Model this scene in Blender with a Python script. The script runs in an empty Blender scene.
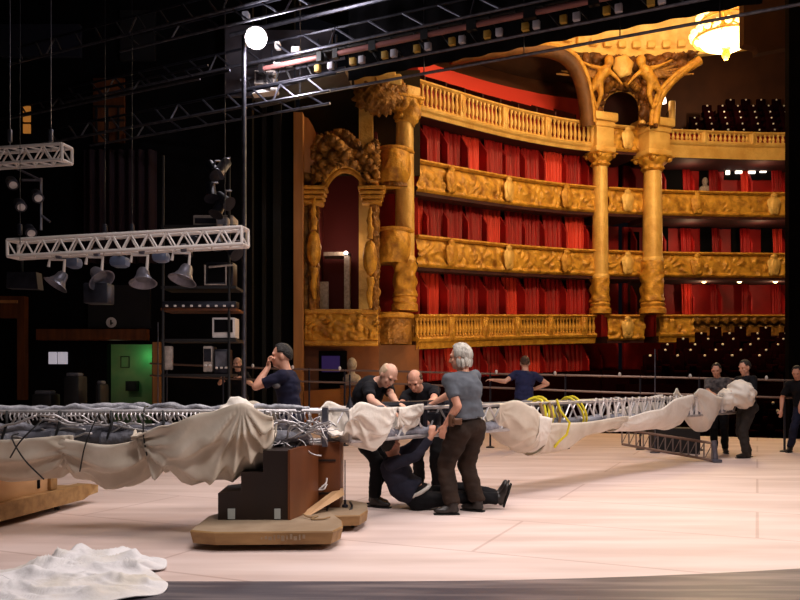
import bpy, math, random
from mathutils import Vector as V, Matrix, noise
PI = math.pi
RND = random.Random(11)
SC = bpy.context.scene
COL = SC.collection
FOC, HOR, EYE = 800.0, 380.0, 1.4          # focal length in pixels, horizon row, eye height


def P(x, y, d):
    """the point that stands at depth d and is seen at pixel x, y"""
    return V(((x - 400) / FOC * d, d, EYE + (HOR - y) / FOC * d))


def FL(x, y):
    """the floor point seen at pixel x, y"""
    d = EYE * FOC / (y - HOR)
    return V(((x - 400) / FOC * d, d, 0))


def lin(c):
    c = c / 255.0
    return c / 12.92 if c <= 0.04045 else ((c + 0.055) / 1.055) ** 2.4


def rgb(c):
    return (lin(c[0]), lin(c[1]), lin(c[2]), 1)


MATS = {}


def mat(name, c, rough=0.6, metal=0.0, c2=None, scale=4.0, bump=0.0, bscale=20.0, emit=None, es=0.0, stretch=None, coat=0, alpha=None, spec=0.5, lo=0.35, hi=0.65):
    m = bpy.data.materials.new(name)
    m.use_nodes = True
    nt = m.node_tree
    b = nt.nodes['Principled BSDF']
    b.inputs['Base Color'].default_value = rgb(c)
    b.inputs['Roughness'].default_value = rough
    b.inputs['Metallic'].default_value = metal
    b.inputs['Specular IOR Level'].default_value = spec
    tc = nt.nodes.new('ShaderNodeTexCoord')
    src = tc.outputs['Object']
    if stretch:
        mp = nt.nodes.new('ShaderNodeMapping')
        mp.inputs['Scale'].default_value = stretch[:3]
        if len(stretch) > 3:
            mp.inputs['Rotation'].default_value = (0, 0, stretch[3])
        nt.links.new(src, mp.inputs['Vector'])
        src = mp.outputs['Vector']
    if c2:
        n = nt.nodes.new('ShaderNodeTexNoise')
        n.inputs['Scale'].default_value = scale
        n.inputs['Detail'].default_value = 5
        nt.links.new(src, n.inputs['Vector'])
        r = nt.nodes.new('ShaderNodeValToRGB')
        r.color_ramp.elements[0].position = lo
        r.color_ramp.elements[1].position = hi
        r.color_ramp.elements[0].color = rgb(c)
        r.color_ramp.elements[1].color = rgb(c2)
        nt.links.new(n.outputs['Fac'], r.inputs['Fac'])
        nt.links.new(r.outputs['Color'], b.inputs['Base Color'])
    if bump:
        n = nt.nodes.new('ShaderNodeTexNoise')
        n.inputs['Scale'].default_value = bscale
        n.inputs['Detail'].default_value = 4
        nt.links.new(src, n.inputs['Vector'])
        bp = nt.nodes.new('ShaderNodeBump')
        bp.inputs['Strength'].default_value = bump
        bp.inputs['Distance'].default_value = 0.1
        nt.links.new(n.outputs['Fac'], bp.inputs['Height'])
        nt.links.new(bp.outputs['Normal'], b.inputs['Normal'])
    if emit:
        b.inputs['Emission Color'].default_value = rgb(emit)
        b.inputs['Emission Strength'].default_value = es
    MATS[name] = m
    return m


# ---------------------------------------------------------------- mesh builder
def frame(a):
    a = a.normalized()
    h = V((0, 0, 1)) if abs(a.z) < 0.9 else V((1, 0, 0))
    u = a.cross(h).normalized()
    return u, a.cross(u).normalized()


class MB:
    def __init__(s):
        s.v, s.f, s.m, s.cm = [], [], [], 0

    def add(s, vs, fs):
        o = len(s.v)
        s.v += [V(p) for p in vs]
        s.f += [tuple(i + o for i in f) for f in fs]
        s.m += [s.cm] * len(fs)
        return s

    def box(s, c, sz, rz=0.0, M=None):
        R = M or Matrix.Rotation(rz, 3, 'Z')
        h = V(sz) / 2
        vs = [V(c) + R @ V((x * h.x, y * h.y, z * h.z)) for x in (-1, 1) for y in (-1, 1) for z in (-1, 1)]
        return s.add(vs, [(0, 1, 3, 2), (4, 6, 7, 5), (0, 4, 5, 1), (2, 3, 7, 6), (0, 2, 6, 4), (1, 5, 7, 3)])

    def box2(s, lo, hi):
        lo, hi = V(lo), V(hi)
        return s.box((lo + hi) / 2, hi - lo)

    def bbox(s, c, sz, rz=0.0, bev=0.01, M=None):
        """box with chamfered edges"""
        R = M or Matrix.Rotation(rz, 3, 'Z')
        h = V(sz) / 2
        b = min(bev, min(h) * 0.9)
        import bmesh
        bm = bmesh.new()
        bmesh.ops.create_cube(bm, size=1.0)
        for v in bm.verts:
            v.co = V((v.co.x * sz[0], v.co.y * sz[1], v.co.z * sz[2]))
        bmesh.ops.bevel(bm, geom=list(bm.edges), offset=b, segments=2, affect='EDGES', profile=0.5)
        bm.verts.index_update()
        vs = [V(c) + R @ v.co for v in bm.verts]
        fs = [tuple(v.index for v in f.verts) for f in bm.faces]
        bm.free()
        return s.add(vs, fs)

    def tube(s, pts, r, n=6, cap=True, closed=False, flat=None):
        pts = [V(p) for p in pts]
        k = len(pts)
        rs = r if isinstance(r, (list, tuple)) else [r] * k
        vs, u = [], None
        for i, p in enumerate(pts):
            if closed:
                t = pts[(i + 1) % k] - pts[i - 1]
            else:
                t = pts[min(i + 1, k - 1)] - pts[max(i - 1, 0)]
            if t.length < 1e-9:
                t = V((0, 0, 1))
            t.normalize()
            if u is None:
                u, w = frame(t)
            else:
                u = (u - t * u.dot(t))
                if u.length < 1e-6:
                    u, w = frame(t)
                u.normalize()
            w = t.cross(u)
            for j in range(n):
                a = 2 * PI * j / n
                vs.append(p + (u * math.cos(a) + w * math.sin(a)) * rs[i])
        fs = []
        for i in range(k if closed else k - 1):
            a, b = i * n, ((i + 1) % k) * n
            for j in range(n):
                j2 = (j + 1) % n
                fs.append((a + j, a + j2, b + j2, b + j))
        if cap and not closed:
            fs.append(tuple(range(n - 1, -1, -1)))
            fs.append(tuple((k - 1) * n + j for j in range(n)))
        return s.add(vs, fs)

    def lathe(s, prof, c, n=16, ax=None, disp=None, a0=0.0, a1=2 * PI, cap=True):
        c = V(c)
        full = abs(a1 - a0 - 2 * PI) < 1e-6
        ax = V(ax).normalized() if ax else V((0, 0, 1))
        if abs(ax.z) > 0.999:
            u, w = V((1, 0, 0)), V((0, 1, 0)) * (1 if ax.z > 0 else -1)
        else:
            u, w = frame(ax)
            w = ax.cross(u)
        vs = []
        nn = n if full else n + 1
        for i, (r, z) in enumerate(prof):
            for j in range(nn):
                a = a0 + (a1 - a0) * j / n
                rr = r + (disp(i / max(1, len(prof) - 1), a, r) if disp else 0)
                vs.append(c + ax * z + (u * math.cos(a) + w * math.sin(a)) * rr)
        fs = []
        for i in range(len(prof) - 1):
            for j in range(n):
                j2 = (j + 1) % nn
                fs.append((i * nn + j, i * nn + j2, (i + 1) * nn + j2, (i + 1) * nn + j))
        if full and cap:
            if prof[0][0] > 1e-4:
                fs.append(tuple(range(nn - 1, -1, -1)))
            if prof[-1][0] > 1e-4:
                fs.append(tuple((len(prof) - 1) * nn + j for j in range(nn)))
        return s.add(vs, fs)

    def prism(s, poly, ext):
        poly = [V(p) for p in poly]
        ext = V(ext)
        n = len(poly)
        vs = poly + [p + ext for p in poly]
        nrm = V((0, 0, 0))
        for i in range(n):
            nrm += poly[i].cross(poly[(i + 1) % n])
        fl = nrm.dot(ext) < 0
        fs = [tuple(range(n - 1, -1, -1)), tuple(range(n, 2 * n))]
        fs += [(i, (i + 1) % n, n + (i + 1) % n, n + i) for i in range(n)]
        if fl:
            fs = [f[::-1] for f in fs]
        return s.add(vs, fs)

    def ell(s, c, r, nu=14, nv=9, M=None, disp=None):
        c = V(c)
        if not isinstance(r, (tuple, list, V)):
            r = (r, r, r)
        M = M or Matrix.Identity(3)
        vs = []
        for i in range(nv + 1):
            th = PI * i / nv
            for j in range(nu):
                ph = 2 * PI * j / nu
                d = V((math.sin(th) * math.cos(ph), math.sin(th) * math.sin(ph), math.cos(th)))
                k = disp(d) if disp else 1.0
                vs.append(c + M @ V((d.x * r[0] * k, d.y * r[1] * k, d.z * r[2] * k)))
        fs = []
        for i in range(nv):
            for j in range(nu):
                j2 = (j + 1) % nu
                q = (i * nu + j, (i + 1) * nu + j, (i + 1) * nu + j2, i * nu + j2)
                if i == 0:
                    q = (q[0], q[1], q[2])
                elif i == nv - 1:
                    q = (q[0], q[1], q[3])
                fs.append(q)
        return s.add(vs, fs)

    def grid(s, fn, nu, nv, keep=None):
        vs = [fn(i / nu, j / nv) for i in range(nu + 1) for j in range(nv + 1)]
        fs = []
        for i in range(nu):
            for j in range(nv):
                if keep and not keep((i + .5) / nu, (j + .5) / nv):
                    continue
                a = i * (nv + 1) + j
                fs.append((a, a + nv + 1, a + nv + 2, a + 1))
        return s.add(vs, fs)

    def capsule(s, p0, r0, p1, r1, n=12, flat0=False, flat1=False):
        p0, p1 = V(p0), V(p1)
        t = (p1 - p0)
        L = t.length
        if L < 1e-6:
            return s.ell(p0, max(r0, r1), n, 8)
        t /= L
        pts, rs = [], []
        if not flat0:
            for k in range(5):
                a = PI / 2 * (1 - k / 5)
                pts.append(p0 - t * r0 * math.sin(a))
                rs.append(max(1e-4, r0 * math.cos(a)))
        pts.append(p0); rs.append(r0)
        pts.append(p1); rs.append(r1)
        if not flat1:
            for k in range(1, 6):
                a = PI / 2 * k / 5
                pts.append(p1 + t * r1 * math.sin(a))
                rs.append(max(1e-4, r1 * math.cos(a)))
        return s.tube(pts, rs, n)

    def build(s, name, m, parent=None, smooth=0.7, label=None, cat=None, group=None, kind=None, solid=0.0, sub=0, at=None, raw=False):
        me = bpy.data.meshes.new(name)
        if parent is not None:
            Mi = ROOTM.get(parent.name, Matrix.Identity(4)).inverted()
            vs = [Mi @ p for p in s.v]
            loc = V((0, 0, 0))
        elif raw:
            loc, vs = V((0, 0, 0)), s.v
        else:
            if at is None:
                xs = [p.x for p in s.v]; ys = [p.y for p in s.v]; zs = [p.z for p in s.v]
                at = V(((min(xs) + max(xs)) / 2, (min(ys) + max(ys)) / 2, min(zs)))
            loc = V(at)
            vs = [p - loc for p in s.v]
        me.from_pydata([tuple(p) for p in vs], [], s.f)
        ms = m if isinstance(m, (list, tuple)) else [m]
        for q in ms:
            me.materials.append(MATS[q] if isinstance(q, str) else q)
        if len(ms) > 1:
            me.polygons.foreach_set('material_index', s.m)
        if smooth:
            me.shade_smooth()
            if smooth < 3:
                me.set_sharp_from_angle(angle=smooth)
        me.validate()
        o = bpy.data.objects.new(name, me)
        COL.objects.link(o)
        o.location = loc
        if parent is not None:
            o.parent = parent
            ROOTM[o.name] = ROOTM.get(parent.name, Matrix.Identity(4))
        else:
            ROOTM[o.name] = Matrix.Translation(loc)
        if solid:
            md = o.modifiers.new('thickness', 'SOLIDIFY'); md.thickness = solid; md.offset = 0
        if sub:
            md = o.modifiers.new('sub', 'SUBSURF'); md.levels = sub; md.render_levels = sub
        tag(o, label, cat, group, kind)
        return o


ROOTM = {}


def tag(o, label=None, cat=None, group=None, kind=None):
    if label:
        o['label'] = label
        if len(label.replace('-', ' ').split()) > 16: print('LONGLABEL', label)
    if cat: o['category'] = cat
    if group: o['group'] = group
    if kind: o['kind'] = kind
    return o


def thing(name, label, cat, loc=(0, 0, 0), rz=0.0, group=None, kind=None):
    o = bpy.data.objects.new(name, None)
    COL.objects.link(o)
    o.empty_display_size = 0.2
    o.location = loc
    o.rotation_euler = (0, 0, rz)
    ROOTM[o.name] = Matrix.Translation(V(loc)) @ Matrix.Rotation(rz, 4, 'Z')
    return tag(o, label, cat, group, kind)


def copy_tree(o, loc=None, rz=None, label=None, group=None, parent=None):
    c = o.copy()
    COL.objects.link(c)
    if parent is not None:
        c.parent = parent
    if loc is not None: c.location = loc
    if rz is not None: c.rotation_euler = (0, 0, rz)
    if label: c['label'] = label
    if group: c['group'] = group
    ROOTM[c.name] = Matrix.Translation(c.location) @ Matrix.Rotation(c.rotation_euler.z, 4, 'Z')
    for ch in [k for k in COL.objects if k.parent is o]:
        copy_tree(ch, parent=c)
    return c


def child_copy(o, parent, loc=None, rz=None):
    """a repeat of one part under the same thing (shares the mesh)"""
    c = o.copy()
    COL.objects.link(c)
    c.parent = parent
    if loc is not None: c.location = loc
    if rz is not None: c.rotation_euler = (0, 0, rz)
    return c


def cat_spline(pts, n):
    """Catmull-Rom through pts, n samples"""
    pts = [V(p) for p in pts]
    q = [pts[0] * 2 - pts[1]] + pts + [pts[-1] * 2 - pts[-2]]
    out = []
    k = len(pts) - 1
    for i in range(n):
        t = i / (n - 1) * k
        j = min(int(t), k - 1)
        t -= j
        a, b, c, d = q[j], q[j + 1], q[j + 2], q[j + 3]
        out.append(0.5 * ((2 * b) + (c - a) * t + (2 * a - 5 * b + 4 * c - d) * t * t + (3 * b - a - 3 * c + d) * t ** 3))
    return out


def fbm(p, sc=1.0, oc=3):
    v, a = 0.0, 1.0
    p = V(p) * sc
    for _ in range(oc):
        v += a * noise.noise(p)
        p = p * 2.03 + V((3.1, 1.7, 5.2))
        a *= 0.5
    return v


def voxel(mb, size, smooth_it=4):
    """fuse overlapping closed shapes of a builder into one continuous skin"""
    me = bpy.data.meshes.new('tmp')
    me.from_pydata([tuple(p) for p in mb.v], [], mb.f)
    o = bpy.data.objects.new('tmp', me)
    COL.objects.link(o)
    r = o.modifiers.new('r', 'REMESH'); r.mode = 'VOXEL'; r.voxel_size = size; r.adaptivity = 0
    if smooth_it:
        sm = o.modifiers.new('s', 'SMOOTH'); sm.factor = 0.5; sm.iterations = smooth_it
    dg = bpy.context.evaluated_depsgraph_get()
    dg.update()
    me2 = bpy.data.meshes.new_from_object(o.evaluated_get(dg))
    out = MB()
    out.add([v.co.copy() for v in me2.vertices], [tuple(p.vertices) for p in me2.polygons])
    bpy.data.objects.remove(o)
    bpy.data.meshes.remove(me)
    bpy.data.meshes.remove(me2)
    return out
# ================================================================ materials
mat('stage_ply', (224, 205, 199), 0.55, c2=(204, 182, 174), scale=1.3, bump=0.03, bscale=30, stretch=(0.35, 2.2, 1, 0.42), spec=0.3)
mat('deck_dark', (72, 66, 74), 0.45, c2=(128, 116, 116), scale=2.0, stretch=(0.35, 4.5, 1, -0.85), bump=0.05, lo=.44, hi=.68)
mat('black', (7, 7, 9), 0.9, c2=(13, 11, 14), scale=1.5, spec=0.1)
mat('black_paint', (14, 13, 16), 0.6, c2=(20, 18, 22), scale=2)
mat('iron', (34, 34, 42), 0.45, metal=0.6, c2=(48, 48, 58), scale=6)
mat('dull_steel', (95, 95, 108), 0.4, metal=0.75, c2=(120, 120, 132), scale=8)
mat('alu', (205, 200, 200), 0.35, metal=0.55, c2=(170, 166, 168), scale=9)
mat('white_paint', (222, 214, 210), 0.5)
mat('old_white', (190, 178, 170), 0.6, c2=(150, 138, 130), scale=12)
mat('gold', (220, 166, 66), 0.42, metal=0.15, c2=(180, 122, 40), scale=4.5, bump=0.5, bscale=14)
mat('gold_carved', (220, 164, 62), 0.42, metal=0.15, c2=(140, 88, 26), scale=3.2, bump=0.35, bscale=16, lo=.42, hi=.72)
mat('gold_pale', (230, 190, 110), 0.45, metal=0.15, c2=(206, 158, 80), scale=1.8, bump=0.3, bscale=10)
mat('gold_dark', (168, 118, 50), 0.45, metal=0.2, c2=(112, 72, 28), scale=3, bump=0.9, bscale=7)
mat('cream_stucco', (240, 206, 130), 0.55, c2=(214, 170, 92), scale=2, bump=0.2)
mat('red_wall', (168, 14, 14), 0.6, c2=(134, 8, 11), scale=0.9)
mat('red_velvet', (178, 14, 16), 0.6, c2=(122, 7, 10), scale=2.5, stretch=(1, 1, 0.1), bump=0.2)
mat('red_bright', (222, 58, 40), 0.6)
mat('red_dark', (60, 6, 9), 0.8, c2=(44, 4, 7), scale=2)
mat('brown_wall', (92, 50, 24), 0.7, c2=(74, 38, 18), scale=0.7)
mat('dome_brown', (92, 54, 28), 0.8, c2=(66, 36, 18), scale=0.5)
mat('panel_brown', (128, 74, 34), 0.5, c2=(100, 54, 24), scale=1.5)
mat('ochre_panel', (176, 112, 42), 0.5, c2=(150, 90, 32), scale=0.9)
mat('ochre_wood', (190, 134, 82), 0.5, c2=(160, 108, 62), scale=2, stretch=(2, 2, .2))
mat('olive_dark', (46, 34, 16), 0.7)
mat('door_brown', (112, 62, 28), 0.5, c2=(84, 44, 18), scale=2.5, stretch=(3, 3, .4))
mat('crystal', (255, 236, 190), 0.3, emit=(255, 214, 130), es=3.2)
mat('lamp_white', (255, 255, 255), 0.4, emit=(255, 248, 246), es=60.0)
mat('lamp_soft', (255, 240, 230), 0.4, emit=(255, 232, 214), es=5.0)
mat('lamp_warm', (255, 220, 160), 0.4, emit=(255, 206, 130), es=12.0)
mat('pane_lit', (240, 235, 235), 0.4, emit=(205, 200, 215), es=0.45)
mat('pane_booth', (255, 244, 230), 0.4, emit=(255, 240, 222), es=2.6)
mat('pane_amber', (220, 160, 80), 0.5, emit=(220, 140, 60), es=0.35)
mat('seat_red', (24, 4, 6), 1.0, spec=0.0)
mat('stud', (255, 246, 230), 0.4)
mat('step_dark', (22, 4, 5), 1.0, spec=0.0)
mat('arch_brown', (120, 76, 34), 0.6, c2=(84, 50, 22), scale=1.5, bump=.4, bscale=5)
mat('green_wall', (120, 160, 120), 0.7, c2=(150, 170, 130), scale=2)

# ================================================================ floor of the stage
fl = MB()
poly = [(-17, 4.9), (-17, 22.5), (-4.4, 26), (2.6, 22.4), (9.1, 19.2), (13, 17.4), (13, 4.9)]
fl.prism([(x, y, -0.3) for x, y in poly], (0, 0, 0.3))
m = MATS['stage_ply']
nt = m.node_tree
# thin open seams between the sheets of the floor covering
tc = nt.nodes.new('ShaderNodeTexCoord')
mp = nt.nodes.new('ShaderNodeMapping'); mp.inputs['Rotation'].default_value = (0, 0, 0.42)
nt.links.new(tc.outputs['Object'], mp.inputs['Vector'])
bk = nt.nodes.new('ShaderNodeTexBrick')
bk.inputs['Scale'].default_value = 0.4
bk.inputs['Mortar Size'].default_value = 0.006
bk.inputs['Brick Width'].default_value = 1.7
bk.inputs['Row Height'].default_value = 0.62
bk.inputs['Color1'].default_value = (1, 1, 1, 1); bk.inputs['Color2'].default_value = (.965, .955, .95, 1); bk.inputs['Mortar'].default_value = (.78, .72, .70, 1)
nt.links.new(mp.outputs['Vector'], bk.inputs['Vector'])
mx = nt.nodes.new('ShaderNodeMix'); mx.data_type = 'RGBA'; mx.blend_type = 'MULTIPLY'; mx.inputs[0].default_value = 1
bs = nt.nodes['Principled BSDF']
old = bs.inputs['Base Color'].links[0].from_socket
nt.links.new(old, mx.inputs[6]); nt.links.new(bk.outputs['Color'], mx.inputs[7])
nt.links.new(mx.outputs[2], bs.inputs['Base Color'])
fl.build('floor', 'stage_ply', kind='structure', smooth=0, at=(0, 0, 0))
# dark boards left bare along the near rim of the covering: the covering stops in a shallow arc
st = MB()
arc = []
for k in range(33):
    x = -6 + 13 * k / 32
    px = 400 + x * FOC / 5.5
    py = 583.0 - max(0, (px - 400) / 400) ** 1.7 * 11.5
    arc.append(V((x, EYE * FOC / (py - HOR), 0)))
st.prism([(-9, 3.2, -.012)] + [(-9, arc[0].y, -.012)] + [(p.x, p.y, -.012) for p in arc] + [(7.6, 3.2, -.012)], (0, 0, .024))
st.build('trim_1', 'deck_dark', kind='structure', smooth=0)

# ================================================================ the auditorium
SL = 0.08                                         # the tiers climb a little towards the back of the house
RAIL = {2: 3.66, 3: 6.40, 4: 9.00, 5: 11.75}      # top of each parapet at depth 27.6


def zl(k, y):
    return RAIL[k] + SL * (y - 27.6) if k != 4 else RAIL[k] + (SL + .012) * (y - 27.6)


FRONT = cat_spline([(-1.6, 25.7, 0), (-.65, 26.3, 0), (.45, 27.5, 0), (3.86, 30.9, 0), (6.2, 32.75, 0), (8.15, 33.8, 0), (10.9, 34.75, 0), (13.5, 35.3, 0), (17.5, 35.7, 0), (22.5, 35.2, 0)], 400)


def section(x0, x1, n):
    pts = [p for p in FRONT if x0 <= p.x <= x1]
    out = []
    L = [0]
    for a, b in zip(pts, pts[1:]):
        L.append(L[-1] + (b - a).length)
    for i in range(n + 1):
        d = L[-1] * i / n
        j = max(k for k in range(len(L)) if L[k] <= d + 1e-9)
        j = min(j, len(pts) - 2)
        t = (d - L[j]) / max(1e-9, L[j + 1] - L[j])
        p = pts[j].lerp(pts[j + 1], t)
        tg = (pts[min(j + 2, len(pts) - 1)] - pts[max(j - 1, 0)]).normalized()
        out.append((p, V((-tg.y, tg.x, 0)), d))
    return out, L[-1]


def sweep(mb, sec, prof, k, closed=True):
    """profile of (outward offset, height over the parapet top) carried along the curve of tier k"""
    n = len(prof)
    vs = []
    for p, nm, d in sec:
        z0 = zl(k, p.y)
        for o, z in prof:
            q = p + nm * o
            vs.append(V((q.x, q.y, z0 + z)))
    fs = []
    for i in range(len(sec) - 1):
        for j in range(n if closed else n - 1):
            j2 = (j + 1) % n
            fs.append((i * n + j, (i + 1) * n + j, (i + 1) * n + j2, i * n + j2))
    if closed:
        fs.append(tuple(range(n)))
        fs.append(tuple((len(sec) - 1) * n + j for j in range(n - 1, -1, -1)))
    return mb.add(vs, fs)


def relief(u, v, seed):
    """height of the carving: scrolls and leaves between plain mouldings"""
    p = V((u * 1.0, v * 1.0, seed))
    w = noise.noise(p * 1.3) * 1.6
    s = math.sin(u * 7.2 + w * 4) * math.cos(v * 8.5 + w * 3.2 + u * 1.3)
    t = fbm(p, 4.6, 2)
    return max(0, .75 * s + .5 * t)


def carved_panel(mb, sec, k, ztop, zbot, nv, amp, bulge=.12, seed=0, off=0.0, belly=None):
    """bulging parapet front with real relief"""
    nu = len(sec) - 1
    vs = []
    for p, nm, d in sec:
        z0 = zl(k, p.y)
        for j in range(nv + 1):
            v = j / nv
            b = math.sin(PI * min(1, v * 1.02)) ** .8 * bulge
            edge = min(1, v / .16, (1 - v) / .22)
            edge = max(0, edge)
            r = relief(d, v * (ztop - zbot), seed) * amp * edge
            if v > .80:                        # lower roll moulding
                b += .10 * math.sin(PI * (v - .80) / .20)
            q = p - nm * (b + r + off)
            vs.append(V((q.x, q.y, z0 + ztop + (zbot - ztop) * v)))
    fs = []
    n = nv + 1
    for i in range(nu):
        for j in range(nv):
            fs.append((i * n + j, i * n + j + 1, (i + 1) * n + j + 1, (i + 1) * n + j))
    return mb.add(vs, fs)


SECS = {'side': (.52, 8.25), 'bay': (8.75, 10.55), 'back': (11.2, 22.0)}
WHERE = {'side': 'curving along the left side of the house', 'bay': 'in the narrow bay between the two tall columns', 'back': 'at the back, right of the tall columns'}
TIER = {2: 'lowest', 3: 'second', 4: 'third', 5: 'topmost'}
REAR = 2.3


def baluster_mb(h):
    b = MB()
    b.lathe([(.07, 0), (.07, .08 * h), (.045, .14 * h), (.085, .36 * h), (.07, .5 * h), (.035, .8 * h), (.06, .88 * h), (.07, .93 * h), (.07, h)], (0, 0, 0), 8)
    return b


def part_at(name, mb, m, parent, loc, rz=0, smooth=.7, label=None):
    o = mb.build(name, m, None, smooth, raw=True)
    o.parent = parent
    o.location = V(loc) - ROOTM[parent.name].to_translation()
    o.rotation_euler = (0, 0, rz)
    if label: o['label'] = label
    return o


for k in (5, 4, 3, 2):
    for key, (x0, x1) in SECS.items():
        n = {'side': 220, 'bay': 50, 'back': 200}[key]
        sec, L = section(x0, x1, n)
        rough, _ = section(x0, x1, max(8, n // 5))
        p0 = sec[len(sec) // 2][0]
        if key == 'back' and k == 2:
            desc = 'gilded lowest balcony whose carving breaks off into a thin dark moulding towards the right'
        elif k in (5, 2) and key != 'bay':
            desc = f'gilded {TIER[k]} balcony with a pierced balustrade, {WHERE[key]}'
        else:
            desc = f'gilded {TIER[k]} balcony with solid carved front, {WHERE[key]}'
        t = thing('balcony', desc, 'balcony', (p0.x, p0.y, zl(k, p0.y) - 1.2), 0, 'gilded balconies of the auditorium')
        gp = 'gold_pale' if k == 5 else 'gold'
        h = MB(); sweep(h, rough, [(-.17, 0), (.16, 0), (.16, -.05), (.12, -.09), (-.10, -.12), (-.19, -.06)], k)
        h.build('handrail', gp if k > 2 else 'gold', t, 0.5)
        # slab carrying the boxes
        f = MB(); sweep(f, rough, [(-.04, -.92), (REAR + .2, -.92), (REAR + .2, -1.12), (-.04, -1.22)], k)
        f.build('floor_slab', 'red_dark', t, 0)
        if k in (4, 3) or (k == 5 and key == 'bay') or (k == 2 and key == 'bay'):
            c = MB(); carved_panel(c, sec, k, -.10, -1.12, 26, (.12 if k != 4 else .10) * (.6 if key == 'back' and k == 4 else 1), .10, k * 3.7)
            c.build('carved_front', 'gold_carved', t, 2.9)
            cb = MB(); sweep(cb, rough, [(.02, -.08), (.06, -.08), (.06, -1.1), (.02, -1.1)], k)
            cb.build('inner_lining', 'red_wall', t, 0)
            nc = {'side': 3, 'bay': 1, 'back': 3}[key]
            for i in range(nc):
                fr = (i + .5) / nc
                if key == 'side': fr = (.17, .5, .84)[i]
                p, nm, d = sec[int(fr * n)]
                z = zl(k, p.y) - .58
                M = Matrix((V((nm.y, -nm.x, 0)), -nm, V((0, 0, 1)))).transposed()
                cq = MB()
                q = p - nm * .22 + V((0, 0, z))
                sh = lambda dd: 1 + .12 * math.sin(5 * math.atan2(dd.z, dd.x)) + .1 * noise.noise(dd * 3)
                cq.ell(q, (.30, .07, .46), 22, 12, M, sh)
                cq.ell(q - nm * .03, (.19, .08, .30), 16, 10, M)
                cq.ell(q + V((0, 0, .40)), (.16, .08, .12), 12, 8, M, sh)
                cq.build('cartouche', 'gold_pale' if i == nc // 2 else 'gold', t, 1.2)
        else:
            zt, zb = ((-.12, -.86) if key == 'side' else (-.12, -.46)) if k == 5 else (-.12, -.78)
            cutx = 999
            if k == 2 and key == 'back': cutx = 12.9
            secA = [q for q in sec if q[0].x < cutx]
            roughA = [q for q in rough if q[0].x < cutx + .3]
            fa = MB(); sweep(fa, roughA, [(-.14, zb), (.16, zb), (.16, -1.2), (-.05, -1.2), (-.09, zb - .22), (-.16, zb - .16), (-.19, zb - .08)], k)
            fa.build('fascia', gp, t, 0.5)
            bk_ = MB(); sweep(bk_, rough, [(.12, -.08), (.16, -.08), (.16, -.95), (.12, -.95)], k)
            bk_.build('inner_lining', 'red_wall' if k == 5 else 'gold_dark', t, 0)
            if k == 2 and key == 'back':
                c = MB(); carved_panel(c, secA, k, -.08, -.98, 18, .2, .08, 5.5)
                c.build('carved_front', 'gold_carved', t, 2.9)
                dr = MB()
                sB = [q for q in sec if q[0].x >= cutx - .2]
                vs = []
                for (p, nm, d) in sB:
                    for j in range(7):
                        v = j / 6
                        q = p - nm * (.05 + .06 * math.sin(PI * v) + .03 * math.sin(d * 14))
                        vs.append(V((q.x, q.y, zl(k, p.y) - .05 - .30 * v - (.05 * math.sin(d * 14) if j == 6 else 0))))
                dr.add(vs, [(i * 7 + j, i * 7 + j + 1, i * 7 + j + 8, i * 7 + j + 7) for i in range(len(sB) - 1) for j in range(6)])
                dr.build('moulding', 'gold_dark', t, 1.0, label='thin dark carved moulding')
                continue
            nb = {'side': 44, 'bay': 8, 'back': 52}[key] if k == 5 else {'side': 58, 'bay': 8, 'back': 52}[key]
            proto = None
            bh = zt - zb
            for i in range(nb):
                if (i % 11) == 10 and key != 'bay':
                    continue
                p, nm, d = sec[int((i + .5) / nb * n)]
                loc = V((p.x, p.y, zl(k, p.y) + zb)) - nm * .05
                if proto is None:
                    proto = part_at('baluster', baluster_mb(bh), gp, t, loc)
                else:
                    child_copy(proto, t, loc - ROOTM[t.name].to_translation())
            for i in range(nb):
                if (i % 11) == 10 and key != 'bay':
                    p, nm, d = sec[int((i + .5) / nb * n)]
                    pm = MB()
                    ang = math.atan2(-nm.x, nm.y)
                    q = V((p.x, p.y, zl(k, p.y) + (zt + zb) / 2 - .02)) - nm * .06
                    pm.bbox(q, (.30, .26, bh + .1), ang, .03)
                    pm.ell(q - nm * .13, (.1, .06, .26), 10, 8, Matrix.Rotation(ang, 3, 'Z'))
                    pm.build('pedestal_block', gp, t, 0.7)

# red walls behind the boxes, one per tier and stretch
tops = {2: 3, 3: 4, 4: 5}
wn = 0
for k in (2, 3, 4):
    for key, (x0, x1) in SECS.items():
        sec, L = section(x0 - .3, x1 + .2, 24)
        w = MB()
        up = RAIL[tops[k]] - RAIL[k] - 1.1
        sweep(w, sec, [(REAR, -.95), (REAR + .15, -.95), (REAR + .15, up), (REAR, up)], k)
        w.build('wall_box_' + ('low', 'mid', 'high')[k - 2] + '_' + key, 'red_wall', kind='structure', smooth=0)

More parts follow.
